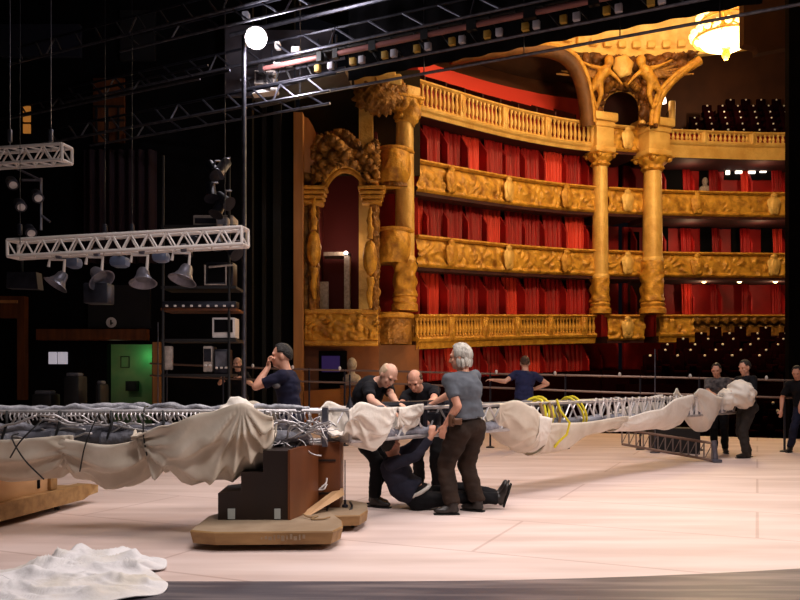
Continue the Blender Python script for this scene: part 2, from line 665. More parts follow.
# partitions between the boxes with a velvet curtain hanging on each
CURT = None
for k in (1, 2, 3, 4):
    for key, nb in (('side', 9), ('back', 8), ('bay', 1)):
        kk = max(k, 2)
        sec, L = section(*SECS[key], 200)
        dz0, dz1 = (-.90, RAIL[tops[kk]] - RAIL[kk] - 1.12) if k > 1 else (-3.1, -1.22)
        for i in range(nb + 1 if key != 'bay' else 1):
            if key == 'back' and k == 1: continue
            fr = min(1.0, max(0.0, (i + .02) / nb)) if key != 'bay' else .5
            p, nm, d = sec[int(fr * 200)]
            tg = V((nm.y, -nm.x, 0))
            z0 = zl(kk, p.y)
            # partition: deep low wall that rises towards the back
            pt = MB()
            s0, s1 = .45, REAR + .02
            s0 = .40 if key == 'side' else 1.75
            a = p + nm * s0; b = p + nm * s1
            c_ = p + nm * min(REAR - .05, (.40 if key == 'side' else 1.75) + .5)
            pl = [V((a.x, a.y, z0 + dz0)), V((b.x, b.y, z0 + dz0)), V((b.x, b.y, z0 + dz1)), V((c_.x, c_.y, z0 + dz1)), V((a.x, a.y, z0 + dz1 - .7))]
            pt.prism([q - tg * .04 for q in pl], tg * .08)
            pt.build('box_partition', 'red_wall', smooth=0, kind='structure')
            # curtain gathered against it
            if i == 0 and key != 'bay' and k != 1: continue
            if key == 'bay': continue
            cu = MB()
            wv = .90 + .18 * RND.random() if key == 'side' else .34 + .15 * RND.random()
            hh = dz1 - dz0 + (.0 if k > 1 else -.3)
            ph = RND.random() * 6
            zt_ = z0 + dz1 - .02
            off = (.62 + .22 * RND.random()) if key == 'side' else 1.9 + .2 * RND.random()
            lean = RND.uniform(-1, 1) * .03

            def fn(u, v):
                w_ = wv * (1 - .10 * math.sin(PI * min(1, v * 1.1)) ** 2)
                x_ = -.05 - (u * w_) + lean * v
                fold = .030 * math.sin(u * 26 + ph + .5 * v) + .03 * math.sin(u * 9 + ph)
                q = p + tg * x_ + nm * (off + fold)
                return V((q.x, q.y, zt_ - v * hh))
            cu.grid(fn, 36, 4)
            cu.build('box_curtain', 'red_velvet' if (i * 7 + k * 3) % 4 else 'red_bright', smooth=2, solid=.03, label=None)
            o = list(COL.objects)[-1]
            tag(o, {1: 'red velvet curtain gathered in the dark ground-level boxes', 2: 'red velvet curtain gathered in the boxes above the lowest balcony',
                    3: 'red velvet curtain gathered in the boxes above the second balcony', 4: 'red velvet curtain gathered in the boxes under the topmost balustrade'}[k]
                + (' on the curved left side' if key == 'side' else ' at the back'), 'curtain', 'box curtains, tier %d %s' % (k, key))

# ground tier: a red wall with a plain parapet below the lowest balcony
for key in ('side', 'bay', 'back'):
    sec, L = section(SECS[key][0] - .3, SECS[key][1] + .2, 24)
    w = MB(); sweep(w, sec, [(REAR, -5.6), (REAR + .15, -5.6), (REAR + .15, -1.1), (REAR, -1.1)], 2)
    w.build('wall_ground_' + key, 'red_wall', kind='structure', smooth=0)
    w = MB(); sweep(w, sec, [(-.1, -5.6), (.08, -5.6), (.08, -2.35), (-.1, -2.35)], 2)
    w.build('wall_parapet_' + key, 'step_dark', kind='structure', smooth=0)

# above the top balustrade on the side: low red wall, raking brown wedges, brown wall over it
sec, L = section(.4, 8.9, 40)
w = MB(); sweep(w, sec, [(1.7, -.95), (1.85, -.95), (1.85, 1.62), (1.7, 1.62)], 5); w.build('wall_gallery_red', 'red_bright', kind='structure', smooth=0)
w = MB(); sweep(w, sec, [(1.8, 1.55), (2.0, 1.55), (2.9, 3.1), (2.7, 3.1)], 5); w.build('wall_gallery_brown', 'brown_wall', kind='structure', smooth=0)
w = MB(); sweep(w, sec, [(-.04, -.95), (2.0, -.95), (2.0, -1.05), (-.04, -1.05)], 5); w.build('trim_2', 'red_dark', kind='structure', smooth=0)
sec, L = section(.8, 8.2, 100)
for i in range(9):
    p, nm, d = sec[int((i + .35) / 9 * 100)]
    tg = V((nm.y, -nm.x, 0)); z0 = zl(5, p.y)
    pt = MB()
    a = p + nm * .2; b = p + nm * 1.68
    pt.prism([q - tg * .03 for q in (V((a.x, a.y, z0 - .9)), V((b.x, b.y, z0 - .9)), V((b.x, b.y, z0 + 1.05)), V((a.x, a.y, z0 + .35)))], tg * .06)
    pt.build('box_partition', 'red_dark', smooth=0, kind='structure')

# back of the house: openings, doors and the lit control-room windows in the box walls
nwin = 0


def wall_plate(x0, y0, x1, y1, k, m, name, kind='structure', out=REAR - .03, **kw):
    """plate on the box back wall whose near face spans these pixels"""
    xm = (x0 + x1) / 2
    best = min(FRONT, key=lambda p: abs((p.x) / (p.y + out) * FOC + 400 - xm))
    d = best.y + out - .0
    a, b = P(x0, y0, d), P(x1, y1, d)
    mb = MB()
    mb.box2((a.x, d - .05, b.z), (b.x, d + .05, a.z))
    return mb.build(name, m, smooth=0, kind=kind, **kw)


for i, (x0, x1) in enumerate(((663, 683), (699, 710))):
    wall_plate(x0, 168 if i == 0 else 171, x1, 193, 4, 'black', 'door_%d' % (i + 1))
for i, (x0, x1) in enumerate(((659, 668), (700, 712), (731, 746), (761, 778))):
    wall_plate(x0, 222, x1, 256, 3, 'black', 'door_%d' % (i + 3))
wall_plate(628, 232, 639, 252, 3, 'black', 'door_7')
for i, (x0, x1) in enumerate(((605, 612),)):
    wall_plate(628, 282, 640, 312, 2, 'red_dark', 'door_8')
wall_plate(724, 166, 780, 180, 4, 'black', 'window_1', out=REAR - .10)
for i, (x0, x1, yy) in enumerate(((726, 729.5, 170), (735.5, 742, 169), (748.5, 755, 169), (760, 766, 168), (773, 780, 168))):
    o = wall_plate(x0, yy, x1, yy + 4.5, 4, 'pane_booth', 'booth_light', kind=None, out=REAR - .22)
    tag(o, ['smallest bright white light in the dark booth window strip', 'second white light from the left in the booth window strip', 'middle white light in the booth window strip',
            'fourth white light in the booth window strip', 'white light at the right end of the booth window strip'][i], 'light', 'white lights of the booth window')

# little lamps under the second balcony
for i, x in enumerate((704, 739.5, 775.5)):
    p = P(x, 280.5, 36.2)
    t = thing('wall_lamp', ['small globe lamp under the second balcony, nearest the tall column', 'small globe lamp under the second balcony, between its two neighbours', 'small globe lamp under the second balcony, farthest from the tall column'][i], 'lamp', p, 0, 'globe lamps under the second balcony')
    b = MB(); b.ell(p, .12, 12, 8); b.build('globe', 'lamp_warm', t, 3)
    b = MB(); b.tube([p + V((0, .1, 0)), p + V((0, .5, .12)), p + V((0, 1.9, .12))], .03, 6); b.lathe([(.09, 0), (.05, .05), (.03, .12)], p + V((0, 0, .10)), 8); b.build('bracket', 'gold_dark', t)
# pale bust seen in a box doorway at the third tier
p = P(705, 184, 37.6)
b = MB(); b.ell(p + V((0, 0, .12)), (.14, .14, .2), 10, 8); b.ell(p + V((0, 0, -.25)), (.28, .16, .2), 10, 8); b.capsule(p, .08, p + V((0, 0, -.2)), .09)
b = voxel(b, .03, 3); b.build('bust', 'old_white', smooth=2, label='small pale bust standing in a dark box doorway of the third tier', cat='bust')

# floor of the auditorium and the dark banked floor that carries the seats
f = MB()
f.prism([(-4, 24, -1.4), (2.6, 22.5, -1.4), (9.1, 19.3, -1.4), (14, 16.8, -1.4), (26, 20, -1.4), (26, 38, -1.4), (6, 37, -1.4), (-4, 30, -1.4)], (0, 0, .1))
f.build('floor_auditorium', 'step_dark', smooth=0, kind='structure')
f = MB()
f.prism([(-4.4, 26.05, -1.4), (2.6, 22.45, -1.4), (9.1, 19.25, -1.4), (13, 17.45, -1.4), (13, 17.2, -1.4), (-4.4, 25.8, -1.4)], (0, 0, 1.1))
f.build('wall_stage_front', 'step_dark', smooth=0, kind='structure')


def seat_mb():
    s = MB()
    s.bbox((0, 0, .42), (.50, .46, .12), 0, .04)
    s.bbox((0, .22, .74), (.50, .09, .62), 0, .04)
    s.bbox((-.27, 0, .52), (.05, .44, .22), 0, .02); s.bbox((.27, 0, .52), (.05, .44, .22), 0, .02)
    s.box((0, .05, .2), (.4, .1, .4))
    s.cm = 1
    s.ell((0, .165, 1.0), (.048, .03, .045), 8, 6)
    s.cm = 0
    return s


def seat_rows(rows, label, group, step_name):
    proto = None
    for (x0, x1, ypx, depth, dx) in rows:
        z = EYE + (HOR - ypx) / FOC * depth - .98
        a, b = (x0 - 400) / FOC * depth, (x1 - 400) / FOC * depth
        n = max(1, int((b - a) / dx))
        st = MB()
        st.box2((a - .5, depth - .6, z - .7), (b + .5, depth + .62, z))
        st.build(step_name, 'step_dark', smooth=0, kind='structure')
        for i in range(n):
            loc = V((a + (i + .2 + (ypx * .618) % .6) * (b - a) / n, depth, z))
            if proto is None:
                proto = seat_mb().build('theatre_seat', ['seat_red', 'stud'], smooth=.8, raw=True, label=label, cat='seat', group=group)
                proto.location = loc
            else:
                o = proto.copy(); COL.objects.link(o); o.location = loc


rows = []
for i in range(6):
    y = 328 + i * 5.6
    rows.append((700 - i * 13, 800, y, 33.6 - i * 1.15, .95 - .02 * i))
rows.append((700, 800, 404, 23.2, .9))
rows.append((700, 800, 412, 22.3, .9))
seat_rows(rows, 'dark red theatre seat with a pale stud in the banked stalls below the lowest balcony', 'seats in the stalls', 'seat_step')
rows = []
for i in range(6):
    rows.append((672 + i * 8 + (8 if i % 2 else 0), 812, 129 - i * 6.0, 37.2 + i * .95, .72))
seat_rows(rows, 'dark red theatre seat with a pale stud in the steep gallery under the dome', 'seats in the top gallery', 'seat_step')

# wall at the back of the gallery and ceiling with the ring of the dome
w = MB(); w.prism([P(655, 150, 42.6), P(840, 150, 42.6), P(840, 20, 42.6), P(655, 20, 42.6)], (0, .2, 0)); w.build('wall_gallery_back', 'brown_wall', smooth=0, kind='structure')
w = MB(); w.prism([(11.3, 35.6, 11.2), (11.3, 42.8, 11.2), (11.3, 42.8, 18), (11.3, 35.6, 18)], (-.2, 0, 0)); w.build('wall_gallery_end', 'brown_wall', smooth=0, kind='structure')
RC = V((10.2, 24.6, 0))
c = MB()
c.lathe([(9.35, 15.45), (13, 17.0), (22, 20.0), (22, 20.2), (9.35, 15.65)], RC, 72, cap=False); c.build('ceiling', 'dome_brown', smooth=1, kind='structure')
rg = thing('dome_ring', 'bright gilded cornice ring around the dome behind the chandelier', 'ceiling ring', RC + V((0, 0, 14.8)))
c = MB(); c.lathe([(9.3, 15.3), (9.25, 15.02), (9.0, 14.85), (8.8, 14.9), (8.85, 15.15), (9.0, 15.3), (9.0, 15.42), (9.3, 15.42)], RC, 96, cap=False); c.build('lower_moulding', 'cream_stucco', rg, .9)
c = MB(); c.lathe([(9.05, 15.3), (9.0, 15.9), (8.85, 16.5), (8.7, 17.3), (9.2, 17.3), (9.25, 15.6)], RC, 288, cap=False, disp=lambda t, a, r: .05 * math.sin(a * 72)); c.build('frieze', 'cream_stucco', rg, .9)
d0 = MB(); d0.bbox((0, 0, .12), (.34, .2, .3), 0, .05)
pr = None
for i in range(90):
    a = 2 * PI * i / 90
    loc = RC + V((math.cos(a) * 8.86, math.sin(a) * 8.86, 15.30))
    if pr is None: pr = part_at('bracket', d0, 'gold_pale', rg, loc, a + PI / 2)
    else: child_copy(pr, rg, loc - ROOTM[rg.name].to_translation(), a + PI / 2)
c = MB(); c.lathe([(8.8, 17.3), (8.0, 18.4), (6.2, 19.6), (3.4, 20.3), (.3, 20.6), (.3, 20.8), (3.4, 20.5), (6.3, 19.8), (8.2, 18.6), (9.1, 17.3)], RC, 48, cap=False); c.build('ceiling_dome', 'cream_stucco', smooth=1, kind='structure')

# chandelier
CP = P(726, 24, 24.6)
ch = thing('chandelier', 'great glowing crystal chandelier hanging under the dome', 'chandelier', CP)
b = MB()
b.tube([CP + V((0, 0, 1.0)), (CP.x, CP.y, 20.5)], .04, 6); b.build('chain', 'gold_dark', ch)
b = MB()
b.lathe([(.06, -1.1), (.14, -.95), (.08, -.8), (.2, -.6), (.1, -.2), (.16, .2), (.08, .6), (.14, .9), (.04, 1.05)], CP, 14)
for r, z in ((.95, -.45), (.75, .1), (.5, .6)):
    b.tube([CP + V((r * math.cos(a * PI / 16), r * math.sin(a * PI / 16), z)) for a in range(32)], .035, 6, closed=True)
    for q in range(6):
        a = q * PI / 3
        b.tube([CP + V((.08 * math.cos(a), .08 * math.sin(a), z + .05)), CP + V((r * .5 * math.cos(a), r * .5 * math.sin(a), z - .08)), CP + V((r * math.cos(a), r * math.sin(a), z))], .025, 5)
b.build('gilt_frame', 'gold', ch, .9)
b = MB()
b.lathe([(.9, -.40), (.66, -.66), (.3, -.82), (.28, -.80), (.62, -.62), (.86, -.38)], CP, 24, cap=False); b.build('crystal_basket', 'crystal', ch, .9)
g = MB(); g.ell((0, 0, 0), .11, 10, 7)
pr = None
for r, z, n in ((.98, -.27, 20), (.78, .28, 16), (.52, .78, 12)):
    for q in range(n):
        a = 2 * PI * q / n
        loc = CP + V((r * math.cos(a), r * math.sin(a), z))
        if pr is None: pr = part_at('globe', g, 'crystal', ch, loc, 0, 3)
        else: child_copy(pr, ch, loc - CP)

# ---------------------------------------------------------------- columns
def column(x, y, z0, z1, zshaft, r, label, ornate, mshaft='gold_pale', ped=None):
    """gilded column: ornate drum below, plain shaft, leafy capital, block above"""
    t = thing('column', label, 'column', (x, y, z0), 0, 'gilded columns')
    b = MB()
    b.lathe([(r * 1.35, 0), (r * 1.35, .2), (r * 1.15, .28), (r * 1.25, .4), (r * 1.05, .5)], (x, y, z0), 20); b.build('base', 'gold', t, .6)
    b = MB()
    hh = ornate - z0 - .5
    n = 26
    b.lathe([(r * 1.08, hh * i / n) for i in range(n + 1)], (x, y, z0 + .5), 28, disp=lambda v, a, rr: .09 * max(0, math.sin(a * 5 + 3 * math.sin(v * hh * 3.1)) * math.cos(v * hh * 6) + .5 * noise.noise(V((a * 2, v * hh * 3, x))))); b.build('carved_drum', 'gold_carved', t, 2)
    b = MB()
    hs = zshaft - ornate
    b.lathe([(r * 1.12, 0), (r * 1.12, .1), (r * 1.0, .16)] + [(r * (1 - .12 * (i / 10) ** 1.5), .16 + (hs - .16) * i / 10) for i in range(11)], (x, y, ornate), 24); b.build('shaft', mshaft, t, .7)
    b = MB()
    hc = z1 - zshaft
    b.lathe([(r * .92, 0), (r * 1.05, .04 * hc), (r * .95, .08 * hc)] + [(r * (.95 + .55 * (i / 12) ** 2), hc * (.08 + .8 * i / 12)) for i in range(13)], (x, y, zshaft), 32,
            disp=lambda v, a, rr: .11 * abs(math.sin(a * 4 + (PI / 2 if v > .5 else 0))) * math.sin(PI * ((v * 2) % 1)) if v > .2 else 0)
    b.bbox((x, y, z1 - .06 * hc), (r * 3.1, r * 3.1, hc * .14), .5, .03)
    for q in range(4):
        a = q * PI / 2 + .5 + PI / 4
        b.ell((x + r * 1.6 * math.cos(a), y + r * 1.6 * math.sin(a), z1 - .18 * hc), r * .35, 8, 6)
    b.build('capital', 'gold_carved', t, .9)
    if ped:
        b = MB()
        zz = z1
        b.bbox((x, y, zz + (ped - zz) * .45), (r * 2.5, r * 2.3, (ped - zz) * .9), .35, .03)
        b.bbox((x, y, zz + .12), (r * 2.9, r * 2.7, .22), .35, .05)
        b.bbox((x, y, ped - .2), (r * 3.3, r * 3.1, .36), .35, .06)
        b.bbox((x, y, ped - .52), (r * 2.8, r * 2.6, .2), .35, .05)
        b.build('pedestal', 'gold_pale', t, .6)
    return t


column(8.47, 33.85, 4.2, 10.95, 10.4, .34, 'tall gilded column at the end of the curved side balconies', 5.7, ped=12.62)
column(10.86, 34.4, 4.25, 10.95, 10.35, .42, 'tall gilded column where the balconies across the back begin', 6.5, ped=12.55)
column(.16, 26.9, 3.72, 10.85, 10.05, .33, 'gilded column beside the small bulging balconies near the stage', 5.4, 'gold_pale')

# arch over the narrow bay: relief mass with two winged figures, arch band and niche
D = 34.0
mat('relief_brown', (128, 78, 30), .5, metal=.15, c2=(70, 38, 14), scale=1.6, bump=.6, bscale=8)
sp = thing('carved_spandrel', 'gilded sculpted group of figures and garlands over the two tall columns', 'sculpture', P(627, 126, D))
b = MB()


def arch_in(px, py):
    return (px - 621) ** 2 / 19.5 ** 2 + (min(0, py - 108)) ** 2 / 18.5 ** 2 < 1 and py > 88


def top_y(px):
    return 51 + 6 * math.sin((px - 560) / 140 * PI)


def spn(u, v):
    # fine figures and leaves
    px = 572 + u * 130
    t0 = top_y(px)
    # lower outline: narrow feet on the columns, spreading upwards
    py = t0 + (126 - t0) * v
    f = fbm(V((px * .075, py * .08, 2)), 1.0, 4)
    s = math.sin(px * .26 + 3 * f) * math.cos(py * .30 + 2 * f)
    dep = D - .25 - .75 * (1 - v) - .22 * max(-.5, s + f)
    return P(px, py, dep)


def spk(u, v):
    px = 572 + u * 130
    t0 = top_y(px)
    py = t0 + (126 - t0) * v
    if arch_in(px, py): return False
    left = 590 - 16 * (1 - v) ** .8 - (0 if v > .5 else 3)
    right = 657 + 42 * (1 - v) ** 2.4
    return left < px < right


b.grid(spn, 190, 110, spk)
b.build('relief', 'relief_brown', sp, 2.5, solid=.25)
b = MB()
b.tube([P(621 + 21 * math.cos(a), 108 - 20 * math.sin(a), D - .35) for a in [PI * q / 20 for q in range(21)]], .16, 8)
b.tube([P(600, 124, D - .35), P(600, 108, D - .35)], .15, 8); b.tube([P(642, 124, D - .35), P(642, 108, D - .35)], .15, 8)
b.build('arch_band', 'gold_pale', sp, .9)
for pts, r0, mm in (
        ([(592, 124, .5), (591, 106, .6), (586, 88, .8), (578, 70, 1.0), (573, 55, 1.1)], .20, 'gold'),
        ([(655, 124, .5), (657, 106, .6), (664, 90, .8), (679, 74, 1.0), (700, 60, 1.1)], .20, 'gold')):
    b = MB(); b.tube(cat_spline([P(x, y, D - d_) for x, y, d_ in pts], 24), r0, 8)
    b.tube(cat_spline([P(x + (4 if x < 620 else -4), y + 1, D - d_ - .1) for x, y, d_ in pts], 24), r0 * .5, 8)
    b.build('console_rib', mm, sp, 1)
for sgn, cx in ((-1, 602), (1, 648)):
    b = MB()
    q = lambda dx, dy, dd: P(cx + sgn * dx, dy, D - dd)
    b.ell(q(-7, 61, 1.35), (.20, .2, .26), 12, 9)
    b.capsule(q(-4, 66, 1.3), .09, q(-3, 70, 1.25), .12); b.capsule(q(-3, 71, 1.25), .24, q(5, 81, 1.1), .21)
    b.capsule(q(5, 81, 1.1), .19, q(12, 92, .95), .12); b.capsule(q(12, 92, .95), .12, q(8, 106, .8), .07)
    b.capsule(q(3, 82, 1.1), .18, q(1, 94, 1.0), .12); b.capsule(q(1, 94, 1.0), .11, q(5, 108, .8), .07)
    b.capsule(q(-6, 70, 1.25), .10, q(-14, 77, 1.25), .08); b.capsule(q(-14, 77, 1.25), .08, q(-20, 84, 1.2), .05)
    b.capsule(q(0, 69, 1.25), .11, q(11, 66, 1.2), .08); b.capsule(q(11, 66, 1.2), .07, q(24, 60, 1.2), .05)
    b = voxel(b, .045, 3)
    b.build('figure', 'gold', sp, 2.5)
    b = MB()
    for w_ in range(6):
        p0_ = P(cx + sgn * 2, 72 + w_, D - 1.05)
        p1_ = P(cx + sgn * (20 + w_ * 5), 58 + w_ * 3.2, D - 1.1)
        b.capsule(p0_, .10, p1_, .04, 8)
    b.build('wing', 'gold_dark', sp, 1)
b = MB()
b.ell(P(623, 66, D - 1.2), (.42, .16, .46), 22, 12, None, lambda d: 1 + .08 * math.sin(6 * math.atan2(d.z, d.x)))
b.build('cartouche', 'gold_pale', sp, 1.4)
b = MB()
for sgn in (-1, 1):
    pts = [P(622 + sgn * (3 + 15 * q / 8), 86 - 3 * math.sin(q * .6), D - 1.0) for q in range(9)]
    b.tube(cat_spline(pts, 40), [.10 + .07 * abs(math.sin(q * .9)) for q in range(40)], 8)
b.build('garland', 'gold_dark', sp, 1.4)
# niche behind the arch
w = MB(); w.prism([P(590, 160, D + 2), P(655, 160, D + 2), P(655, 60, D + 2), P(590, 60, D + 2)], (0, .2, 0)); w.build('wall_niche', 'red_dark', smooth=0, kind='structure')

# big moulded rib sweeping from the left tall column up over the side gallery
rb = thing('arch_rib', 'curved gilded rib rising from the left tall column over the red gallery', 'arch', P(590, 125, 33.6))
b = MB()
path = cat_spline([P(588, 126, 33.3), P(586, 105, 33.1), P(582, 84, 32.9), P(574, 66, 32.7), P(560, 54, 32.5), P(535, 49, 32.2), P(500, 50, 31.6), P(450, 57, 31)], 50)
b.tube(path, .30, 10); b.build('moulding', 'arch_brown', rb, 1)
b = MB(); b.tube([p + V((.22, -.16, .12)) for p in path], .10, 8); b.build('inner_bead', 'gold', rb, 1)
# brown vault web between the rib and the ring
w = MB()
w.grid(lambda u, v: P(430 + 150 * u, 46 + (8 + 60 * (1 - v)) * .5 * 1.0, 33.9 - 2.5 * (1 - u) - 1.2 * v) if False else V((.2 + 8.2 * u, 30.0 + 6.0 * u + 1.5 - 3 * v, 14.6 + 1.2 * v)), 10, 4)
w.build('ceiling_vault', 'dome_brown', smooth=1, solid=.1, kind='structure')
for i, (x, y) in enumerate(((662, 103), (672, 106))):
    p = P(x, y, 35.6)
    t = thing('wall_lamp', ['warm shaded lamp on the wall next to the carved arch', 'taller warm lamp on the wall at the edge of the top gallery seats'][i], 'lamp', p, 0, 'lamps beside the top gallery')
    b = MB(); b.lathe([(.05, .5), (.14, .3), (.2, 0), (.18, 0), (.05, .48)] if i == 0 else [(.14, -.7), (.16, .1), (.14, .2), (.05, .2)], p, 12); b.build('lamp_shade', 'lamp_soft' if i == 0 else 'gold_pale', t)
    b = MB(); b.tube([p + V((0, .05, .1)), p + V((0, .7, -.1)), p + V((0, 1.2, -.5))], .04, 6); b.build('bracket', 'gold_dark', t)

# ---------------------------------------------------------------- small bulging balconies next to the stage
for k, ytop, ybot, lab in ((4, 147, 187, 'small bulging gilded balcony high beside the stage, above its twin'), (3, 228, 262, 'small bulging gilded balcony beside the stage, at second-tier height'), (2, 313, 344, 'small gilded balcony front beside the stage at the lowest tier')):
    a, c_, z1 = P(376, ytop, 26.4), P(411, ytop, 26.4), P(390, ytop, 26.4).z
    z0 = P(390, ybot, 26.4).z
    cx, hw = (a.x + c_.x) / 2, (c_.x - a.x) / 2
    t = thing('balcony', lab, 'balcony', (cx, 26.6, z0), 0, 'bulging balconies beside the stage')
    H_ = z1 - z0
    b = MB()

    def fn(u, v):
        ang = PI * u
        rr = .7 + (.30 * math.sin(PI * min(1, .12 + v * .9)) if k != 2 else .1 * math.sin(PI * v))
        if k == 4: rr -= .35 * max(0, v - .6) / .4
        e = max(0, min(1, v / .12, (1 - v) / .15))
        rr += .07 * relief(u * 3, v * H_, k) * e
        return V((cx - hw * math.cos(ang) * (1 if k == 2 else .8 + .2 * rr), 26.95 - rr * math.sin(ang) * (.9 if k != 2 else .7), z1 - .08 - (H_ - .08) * v))
    b.grid(fn, 48, 24); b.build('carved_front', 'gold_carved' if k != 2 else 'gold_dark', t, 2.5, solid=.06)
    b = MB()
    b.tube([V((cx - (hw + .04) * math.cos(PI * u / 20), 26.95 - .78 * math.sin(PI * u / 20) * (.9 if k != 2 else .7), z1 - .05)) for u in range(21)], .09, 8); b.build('handrail', 'gold', t, 1)
    b = MB(); b.prism([(cx - hw, 27.6, z0 + .05)] + [(cx - hw * math.cos(PI * u / 12), 26.95 - .6 * math.sin(PI * u / 12), z0 + .05) for u in range(13)] + [(cx + hw, 27.6, z0 + .05)], (0, 0, .12)); b.build('floor_slab', 'gold_dark', t, 0)
# red back wall of those boxes and brown panelling under them
w = MB(); w.prism([P(372, 360, 28.2), P(418, 360, 28.2), P(418, 60, 28.2), P(372, 60, 28.2)], (0, .15, 0)); w.build('wall_bay', 'red_wall', smooth=0, kind='structure')
w = MB(); w.prism([P(378, 440, 27.0), P(419, 440, 27.6), P(419, 345, 27.6), P(378, 345, 27.0)], (0, .15, 0)); w.build('wall_bay_panel', 'panel_brown', smooth=0, kind='structure')
# pilaster with capital left of the bay
pl = thing('pilaster', 'square gilded pilaster with leafy capital above the stage box arch', 'pilaster', P(366, 330, 26.4))
p0, p1 = P(359, 145, 26.4), P(373, 108, 26.4)
b = MB(); b.box2((p0.x, 26.3, 2.5), (p1.x, 26.8, p1.z)); b.build('shaft', 'gold_pale', pl, 0)
b = MB()
b.ell(P(377, 96, 26.3), (.75, .35, .62), 56, 36, None, lambda d: 1 + .22 * noise.noise(d * 4.5) + .12 * math.sin(d.x * 20 + 3 * d.z) * math.cos(d.z * 17))
b.ell(P(392, 92, 26.5), (.5, .3, .5), 48, 30, None, lambda d: 1 + .22 * noise.noise(d * 5 + V((3, 0, 0))) + .1 * math.sin(d.x * 18) * math.cos(d.z * 15))
b.build('capital', 'gold_dark', pl, 1.6)
b = MB(); b.bbox(P(378, 82, 26.4), (1.55, .7, .32), 0, .06); b.bbox(P(376, 77, 26.4), (1.3, .8, .22), 0, .05); b.build('entablature', 'cream_stucco', pl, .7)
cw = thing('capital', 'leafy gilded console at the near end of the topmost balustrade', 'capital', P(408, 118, 26.9))
b = MB(); b.ell(P(409, 112, 26.8), (.42, .3, .5), 24, 16, None, lambda d: 1 + .25 * noise.noise(d * 4)); b.build('leaves', 'gold_carved', cw, 1.2)
b = MB(); b.bbox(P(409, 96, 26.9), (.55, .6, .5), .6, .04); b.build('block', 'gold_pale', cw, .7)

# ---------------------------------------------------------------- the stage box with its pointed arch
D = 25.4
lg = thing('stage_box', 'ornate gilded stage box with arched red opening beside the black wall', 'theatre box', P(341, 345, D))
def wallq(u, v):
    px, py = 303 + 76 * u, 128 + 217 * v
    r = .09 * relief(px * .045, py * .045, 9)
    return P(px, py, D - r)


def aopen(px, py):
    if py > 312: return False
    if py > 205: return 319 < px < 371 - (py - 205) * .02
    return (px - 345) ** 2 / 26 ** 2 + (py - 205) ** 2 / 39 ** 2 < 1


def wkeep(u, v):
    px, py = 303 + 76 * u, 128 + 217 * v
    if aopen(px, py): return False
    top = 170 - 40 * max(0, math.sin((px - 306) / 68 * PI)) ** .8
    return py > top
b = MB(); b.grid(wallq, 76, 120, wkeep); b.build('carved_wall', 'gold_dark', lg, 2.5, solid=.2)
b = MB()
pts = [P(345 + 27 * math.cos(a), 205 - 40 * math.sin(a), D - .2) for a in [PI * q / 24 for q in range(25)]]
b.tube(pts, .09, 8); b.tube([p + V((0, .25, 0)) + (P(345, 205, D) - p) * .08 for p in pts], .10, 8); b.build('arch_band', 'gold', lg, 1)
for sgn, px in ((-1, 312), (1, 374)):
    b = MB()
    a, c_ = P(px, 312, D - .25), P(px, 200, D - .25)
    n = 60
    b.lathe([(.115 + .012 * math.sin(q * 1.7) + (.05 if q % 20 < 2 else 0), (c_.z - a.z) * q / n) for q in range(n + 1)], a, 18, disp=lambda v, an, r: .02 * math.sin(4 * an + v * 40) + .02 * noise.noise(V((an * 2, v * 30, 1))))
    b.build('twisted_column', 'gold_dark', lg, 1.5)
    b = MB()
    for q in range(4):
        b.bbox(P(px + 2 * sgn * -1, 203 - q * 4.5, D - .3), (.62 + .08 * q, .5 + .06 * q, .11), 0, .03)
    b.build('capital', 'gold', lg, .7)
    b = MB()
    c0 = P(314 if sgn < 0 else 370, 249 if sgn < 0 else 258, D - .55)
    b.ell(c0, (.22, .14, .55), 20, 14, None, lambda d: 1 + .1 * noise.noise(d * 3))
    b.ell(c0 + V((0, -.1, .0)), (.16, .1, .42), 14, 10)
    b.tube([c0 + V((.02 * math.sin(q * 1.1), -.02, .6 + q * .14)) for q in range(8)], [.10, .08, .12, .07, .10, .06, .07, .03], 7)
    b.tube([c0 + V((.02 * math.sin(q * 1.3), -.02, -.6 - q * .16)) for q in range(7)], [.12, .13, .09, .12, .09, .08, .05], 7)
    b.build('cartouche', 'gold_carved', lg, 1.2)
b = MB()
def crq(u, v):
    px, py = 313 + 65 * u, 128 + 62 * v
    f = fbm(V((px * .11, py * .11, 12)), 1.0, 4)
    sc_ = math.sin(px * .42 + 3 * f) * math.cos(py * .36 + 2.5 * f)
    return P(px, py, D - .35 - .45 * math.sin(PI * u) * (1 - v) - .20 * max(-.7, sc_ + f))


def crk(u, v):
    px, py = 313 + 65 * u, 128 + 62 * v
    tp = 140 - 10 * math.sin((px - 313) / 65 * PI * 2.2 + .4) + 8 * abs(px - 343) / 32
    if py < tp: return False
    if (px - 345) ** 2 / 27 ** 2 + (py - 205) ** 2 / 41 ** 2 < 1: return False
    return py < 172 + 12 * abs(px - 344) / 30
b.grid(crq, 120, 110, crk); b.build('crown_sculpture', 'gold_dark', lg, 2.5, solid=.2)
b = MB()
def bandq(u, v):
    px, py = 305 + 73 * u, 312 + 30 * v
    e = max(0, min(1, v / .15, (1 - v) / .2))
    return P(px, py, D - .25 - .18 * math.sin(PI * v) - .16 * e * relief(px * .05, py * .06, 4))
b.grid(bandq, 80, 24); b.build('carved_front', 'gold_carved', lg, 2, solid=.1)
b = MB(); a = P(305, 312, D - .35); c_ = P(378, 312, D - .35)
b.tube([a, c_], .09, 8); a = P(305, 343, D - .3); c_ = P(378, 343, D - .3); b.tube([a, c_], .10, 8); b.build('handrail', 'gold', lg, 1)
